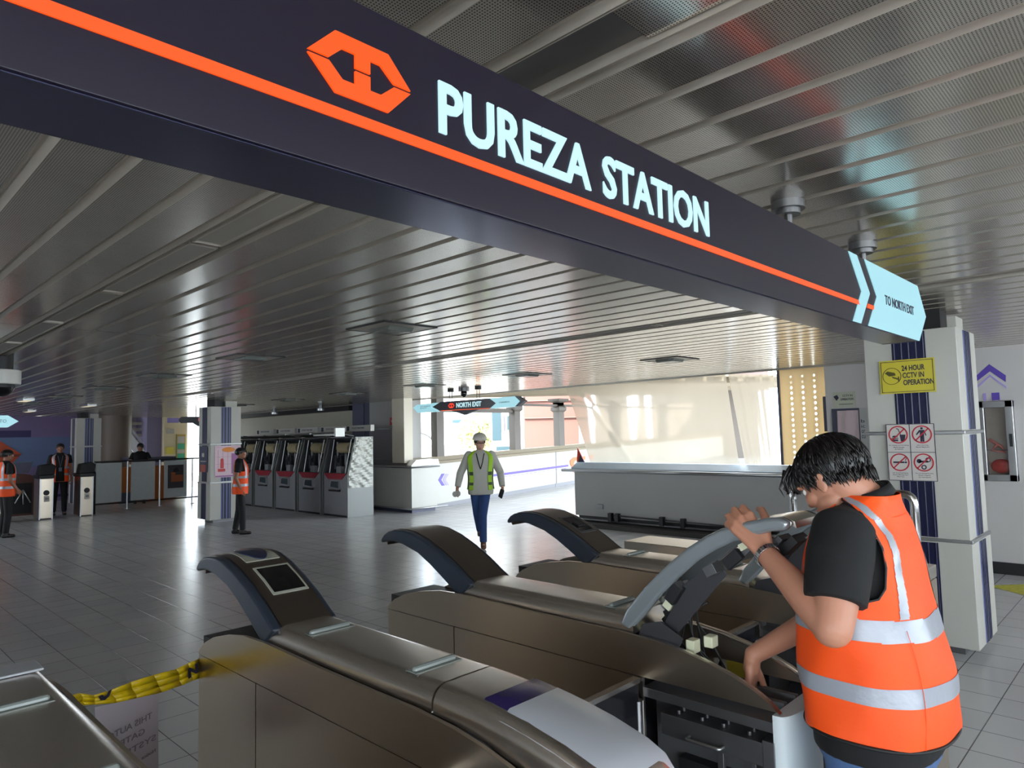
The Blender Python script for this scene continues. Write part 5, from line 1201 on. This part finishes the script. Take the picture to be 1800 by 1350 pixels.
MB().tube([(-.06, .09*k*1.12, 1.44*k), (-.03, .16, 1.30*k), (0, .165, 1.20*k)], .007, 6).tube([(.06, .09*k*1.12, 1.44*k), (.03, .16, 1.30*k), (0, .165, 1.20*k)], .007, 6).build('lanyard', m_black, t, local=True)
MB().ell((.37*k, .07*k, .84*k), (.045, .02, .045), None, 16, 10).build('held_cup', m_white, t, smooth=True, local=True, label='small white roll held in the right hand') if 0 else None
q = wmat(t) @ Vector((.375*k, .10*k, .83*k))
o = MB().tube([q+Vector((-.05, -.02, 0)), q+Vector((.05, .02, .0))], .042, 18).build('paper_roll', m_white, auto=40); tag(o, 'small white roll held in the hand of the person in the white helmet', 'roll')
o = MB().box(-.012, .012, -.035, .035, -.065, .065, Matrix.Translation((7.325, 7.365, .80)) @ Matrix.Rotation(R_(25), 4, 'X')).build('mobile_phone', m_black, bevel=.003); tag(o, 'small dark phone held by the walking person in the white helmet', 'phone')
# standing worker by the poster column
person((5.56, 12.30, 0), R_(-30), 'standing person in an orange vest and black clothes, seen side on by the poster column', 1.56,
    dict(elR=(.20, -.06, 1.12), wrR=(.17, .04, .88), elL=(-.2, -.06, 1.12), wrL=(-.17, .04, .88), hy=0, hp=-.05, knR=(.09, .05, .48), anR=(.10, .06, .09), anL=(-.10, -.10, .09), knL=(-.09, -.03, .48)), dict(vest='orange', gap=.08, long=1.0, fat=1.02))
# guard between the turnstiles
t, k, hd, Rm, LV = person((4.34, 19.42, 0), R_(262), 'person in an open orange vest and black clothes standing between two turnstiles', 1.72, dict(wrL=(-.24, -.0, .87), wrR=(.24, -.0, .87)), dict(vest='orange', gap=.42))
MB().tube([(-.05, .10, 1.42), (0, .15, 1.15), (.05, .10, 1.42)], .008, 6).box(-.03, .03, .15, .155, 1.05, 1.14).build('lanyard', m_slate, t, local=True)
# worker cut by the left edge
person((2.66, 15.7, 0), R_(8), 'person in an orange vest at the left photo edge, seen from the side', 1.62, dict(hp=.05, elR=(.2, .0, 1.12), wrR=(.16, .14, .93)), dict(vest='orange', gap=.1))
# guard behind the fence
person((6.62, 21.0, 0), R_(255), 'person in a dark uniform standing behind the fence, arms folded at the desk', 1.68, dict(elL=(-.27, .08, 1.16), wrL=(-.06, .22, 1.10), elR=(.27, .08, 1.16), wrR=(.06, .22, 1.10), hy=-.35, hp=.35, hdL=(1, .1, 0), hdR=(-1, .1, 0)), dict(fat=1.05))

# ------------------------------------------------------------------ the worker in front
def worker():
    t = thing('person', (2.07, .62, 0), 'person in an orange vest over a black shirt, bending over the open fare gate', 'person')
    LV = [(.83, .23, .168, 2.07, .637), (.9, .225, .174, 2.07, .637), (1.0, .215, .181, 2.07, .641), (1.1, .21, .174, 2.07, .649), (1.2, .21, .157, 2.07, .659), (1.3, .21, .138, 2.07, .659), (1.38, .2, .118, 2.07, .656), (1.44, .17, .089, 2.07, .646), (1.48, .12, .072, 2.065, .633), (1.50, .085, .065, 2.06, .62)]
    hc = Vector((2.02, .708, 1.535)); Rm = rot(R_(-17), R_(32)); hs = 1.0
    SL, EL, WL = Vector((1.905, .655, 1.395)), Vector((1.795, .652, 1.185)), Vector((1.921, .870, 1.325))
    SR, ER, WR = Vector((2.24, .67, 1.385)), Vector((2.30, .80, 1.12)), Vector((2.055, .985, .99))
    mb = MB(); head(mb, hc, Rm, hs)
    mb.cap([Vector((2.06, .63, 1.42)), Vector((2.045, .64, 1.48)), hc+Rm @ Vector((0, -.02, -.03))], [.055, .058, .058], 18)
    torso_mesh(mb, [(z, a-.035, b-.035, x, y) for z, a, b, x, y in LV], 1, 8.0, 0)
    mb.cap([SL, SL.lerp(EL, .5)+Vector((0, -.004, 0)), EL], [.060, .057, .049], 20); mb.cap([EL, EL.lerp(WL, .3), WL], [.047, .046, .029], 20)
    mb.cap([SR, ER], [.060, .046], 18); mb.cap([ER, ER.lerp(WR, .35), WR], [.046, .042, .027], 18)
    # left hand gripping the raised lid
    P = {n: Vector(v) for n, v in dict(pM=(1.917, .963, 1.388), rM=(1.930, .961, 1.405), mM=(1.947, .952, 1.418), iM=(1.965, .932, 1.426)).items()}
    wd = Vector((.0, .09, .065))
    for a, r0, r1, off in (('pM', .015, .0115, -.012), ('rM', .0175, .0125, -.004), ('mM', .0185, .013, .005), ('iM', .0175, .013, .014)):
        mb.cap([WL+Vector((off*.8, off*-.3, off*.3+.002)), WL.lerp(P[a], .5)+Vector((off*.4, 0, 0)), P[a]], [.019, r0, r1], 12)
    mb.cap([P['pM'], Vector((1.937, .992, 1.398)), Vector((1.962, 1.003, 1.388)), Vector((1.975, .998, 1.372))], [.0108, .0098, .0092, .008], 12)
    mb.cap([P['rM'], Vector((1.951, .995, 1.420)), Vector((1.980, 1.005, 1.408)), Vector((1.994, .998, 1.388))], [.0118, .0108, .010, .0088], 12)
    mb.cap([P['mM'], Vector((1.972, .986, 1.438)), Vector((2.003, .995, 1.425)), Vector((2.018, .988, 1.405))], [.0122, .0112, .0104, .009], 12)
    mb.cap([P['iM'], Vector((1.991, .966, 1.444)), Vector((2.021, .972, 1.432)), Vector((2.036, .965, 1.414))], [.0118, .0110, .0100, .0088], 12)
    mb.cap([WL+Vector((.012, .0, .014)), Vector((1.955, .884, 1.388)), Vector((1.985, .895, 1.418)), Vector((2.015, .918, 1.436)), Vector((2.034, .936, 1.436))], [.017, .0165, .0135, .0115, .0095], 12)
    # right hand reaching down into the cabinet
    hand(mb, WR+Vector((-.004, .004, -.02)), (-.12, .06, -1), (.2, -.9, .1), 1.0, (.35, .5, .4), left=True)
    # legs inside the jeans
    for x, y2 in ((1.98, .60), (2.17, .66)):
        mb.cap([(x, .64, .86), (x, .66, .47), (x, .60, .10)], [.085, .055, .038], 16); mb.cap([(x, .60, .06), (x, .72, .04)], [.035, .026])
    mb.build('body', m_skin, t, remesh=.0042, rsm=3)
    face_bits(t, hc, Rm, hs, local=False)
    h = hair_cap(hc, Rm, hs*1.02, 900, 5, 1.15)
    rnd = random.Random(9)
    for k in range(34):       # fringe hanging off the forehead
        x = rnd.uniform(-.05, .06); q = [Vector((x, .085+rnd.uniform(-.02, .01), .085)), Vector((x*1.1, .112, .060+rnd.uniform(-.01, .01))), Vector((x*1.15, .125+rnd.uniform(-.01, .01), .034+rnd.uniform(-.012, .012))), Vector((x*1.2, .124+rnd.uniform(-.012, .012), .022+rnd.uniform(-.008, .008)))]
        h.tube([hc+Rm @ (p*hs) for p in q], [.005, .0045, .003, .0004], 4)
    for k in range(260):      # nape and sideburn tufts
        a = rnd.uniform(-PI*.98, -PI*.02); q = []
        z0 = rnd.uniform(-.012, .028); rr = rnd.uniform(.96, 1.02); ln = rnd.uniform(.008, .015)
        for i in range(4): q.append(Vector(((.081*rr*math.cos(a)), -.012+.099*rr*math.sin(a), z0-ln*i-.030*max(0, -math.sin(a)-.3)))*(1-.015*i))
        h.tube([hc+Rm @ (p*hs) for p in q], [.0028, .003, .0022, .0003], 4)
    h.build('hair', m_hair, t, smooth=True)
    # black shirt
    mb = MB(); torso_mesh(mb, [(z, a-.016, b-.016, x, y) for z, a, b, x, y in [(.835, .215, .16, 2.06, .64), (.84, .22, .165, 2.06, .64)]+LV[1:]], 0, 9.6, 0)
    mb.tube([SL+Vector((.07, 0, .025)), SL+Vector((.02, 0, .012)), SL.lerp(EL, .25), SL.lerp(EL, .55)+Vector((0, 0, .002)), SL.lerp(EL, .74)], [.055, .080, .082, .078, .074], 28)
    mb.tube([SR+Vector((-.05, 0, .02)), SR, SR.lerp(ER, .6)], [.05, .075, .07], 22)
    mb.tube([(2.06, .632, 1.455), (2.05, .636, 1.488), (2.045, .64, 1.50)], [.074, .068, .063], 24)
    mb.build('shirt', m_shirtb, t, remesh=.006, rsm=3)
    MB().tube([(2.052, .630, 1.480), (2.046, .638, 1.507)], [.071, .065], 28, caps=False).build('shirt_collar', m_shirtb, t, smooth=True, thick=.004)
    # vest
    arm = [(4.25, 3.14), (4.35, 3.42), (4.47, 3.72), (4.71, 3.86), (5.26, 3.95), (5.86, 3.95), (6.7, 3.76), (7.3, 3.5), (7.8, 3.1), (8.1, 2.75)]
    def edge(tt):
        for (a, x), (b, y) in zip(arm[:-1], arm[1:]):
            if a <= tt <= b: return x+(y-x)*(tt-a)/(b-a)
        return None
    def mask(th, tt):
        if tt > 8.62: return True
        e = edge(tt)
        if e:
            lo = 2.55 if tt > 4.6 else 2.55+(4.6-tt)*1.5
            if lo < th < e: return True
            m = (PI-th) % (2*PI)       # mirrored side
            if lo < m < e: return True
        f = (th-PI/2)
        if abs(f) < .03+max(0, tt-6.2)*.16: return True
        return False
    sp = [(8.45, 2.72), (8.34, 2.85), (7.73, 3.42), (6.95, 3.95), (6.28, 4.17), (5.68, 4.2), (5.19, 4.17), (4.65, 4.14), (3.95, 4.08)]
    def shoulder(th, tt):
        for (a, x), (b, y) in zip(sp[:-1], sp[1:]):
            if b <= tt <= a:
                c = y+(x-y)*(tt-b)/(a-b)
                w = .085+.05*max(0, tt-6.5)
                return abs(th-c) < w or abs(((PI-th) % (2*PI))-c) < w
        return False
    h0 = lambda th: .008*math.cos(th-2.9)
    body = vest(t, LV, .85, 8.7, 0., mask, (m_vest, m_refl), [('upper_strip', lambda th, tt: 3.45-.06*(th-3.3)*(th > 3.3) < tt < 3.98-.06*(th-3.3)*(th > 3.3)), ('lower_strip', lambda th, tt: 1.9 < tt < 2.36), ('shoulder_strip', lambda a, b: shoulder(a, b) and math.cos(a) < 0), ('shoulder_strip', lambda a, b: shoulder(a, b) and math.cos(a) >= 0)], hem=h0, nth=400, nt=260, folds=.0055)
    # piping along hem and armhole
    def P(th, tt, o=.0015):
        z, a, b, cx, cy = lerp_levels(LV, tt); p = ringpt((z, a+o, b+o, cx, cy), th); p.z += h0(th)*max(0, 1-(tt-.85)/1.6); return p
    MB().tube([P(2*PI*i/90+.0001, .85) for i in range(91)], .0045, 6).build('hem_piping', m_black, body, smooth=True, label='black piping along the hem')
    for mir in (0, 1):
        pts = []
        for tt, th in arm+[(8.35, 2.5)]: pts.append(P(th if not mir else PI-th, tt))
        MB().tube(pts, .0035, 6).build('armhole_piping', m_black, body, smooth=True, label='black piping along the armhole')
    th = 3.97; MB().tube([P(4.05, .9+.2*i, .0028) for i in range(15)], .0008, 5).build('back_seam', m_vest, body, smooth=True)
    # jeans
    mb = MB(); mb.ell((2.06, .645, .86), (.20, .155, .13), None, 30, 14)
    for x in (1.975, 2.165): mb.cap([(x, .645, .86), (x, .665, .47)], [.108, .075], 20); mb.tube([(x, .665, .50), (x, .66, .44), (x, .62, .22), (x, .60, .06)], [.072, .074, .064, .060], 20)
    mb.build('jeans', m_denimf, t, remesh=.008, rsm=3)
    for x in (1.975, 2.165):
        mb = MB().cap([(x, .56, .045), (x, .70, .038)], [.042, .036], 14).ell((x, .73, .036), (.045, .06, .032)).cap([(x, .60, .09), (x, .60, .04)], [.048, .045], 14)
        mb.v = [(a, b, max(c, .002)) for a, b, c in mb.v]; mb.build('shoe', m_shoe, t, remesh=.007, rsm=2)
    # wrist watch
    d = (WL-EL).normalized(); c = WL-d*.008; u = d.orthogonal().normalized(); v = d.cross(u); mb = MB()
    for i in range(26):
        a = 2*PI*i/26; p = c+(u*math.cos(a)+v*math.sin(a))*.0345; Mx = Matrix.Translation(p) @ Matrix((u*-math.sin(a)+v*math.cos(a), d, u*math.cos(a)+v*math.sin(a))).transposed().to_4x4(); mb.box(-.0036, .0036, -.008, .008, -.0018, .0022, Mx)
    b = mb.build('watch_bracelet', m_chrome, t, bevel=.0008)
    p = c+Vector((-.034, -.01, .0)); 
    return t
worker()
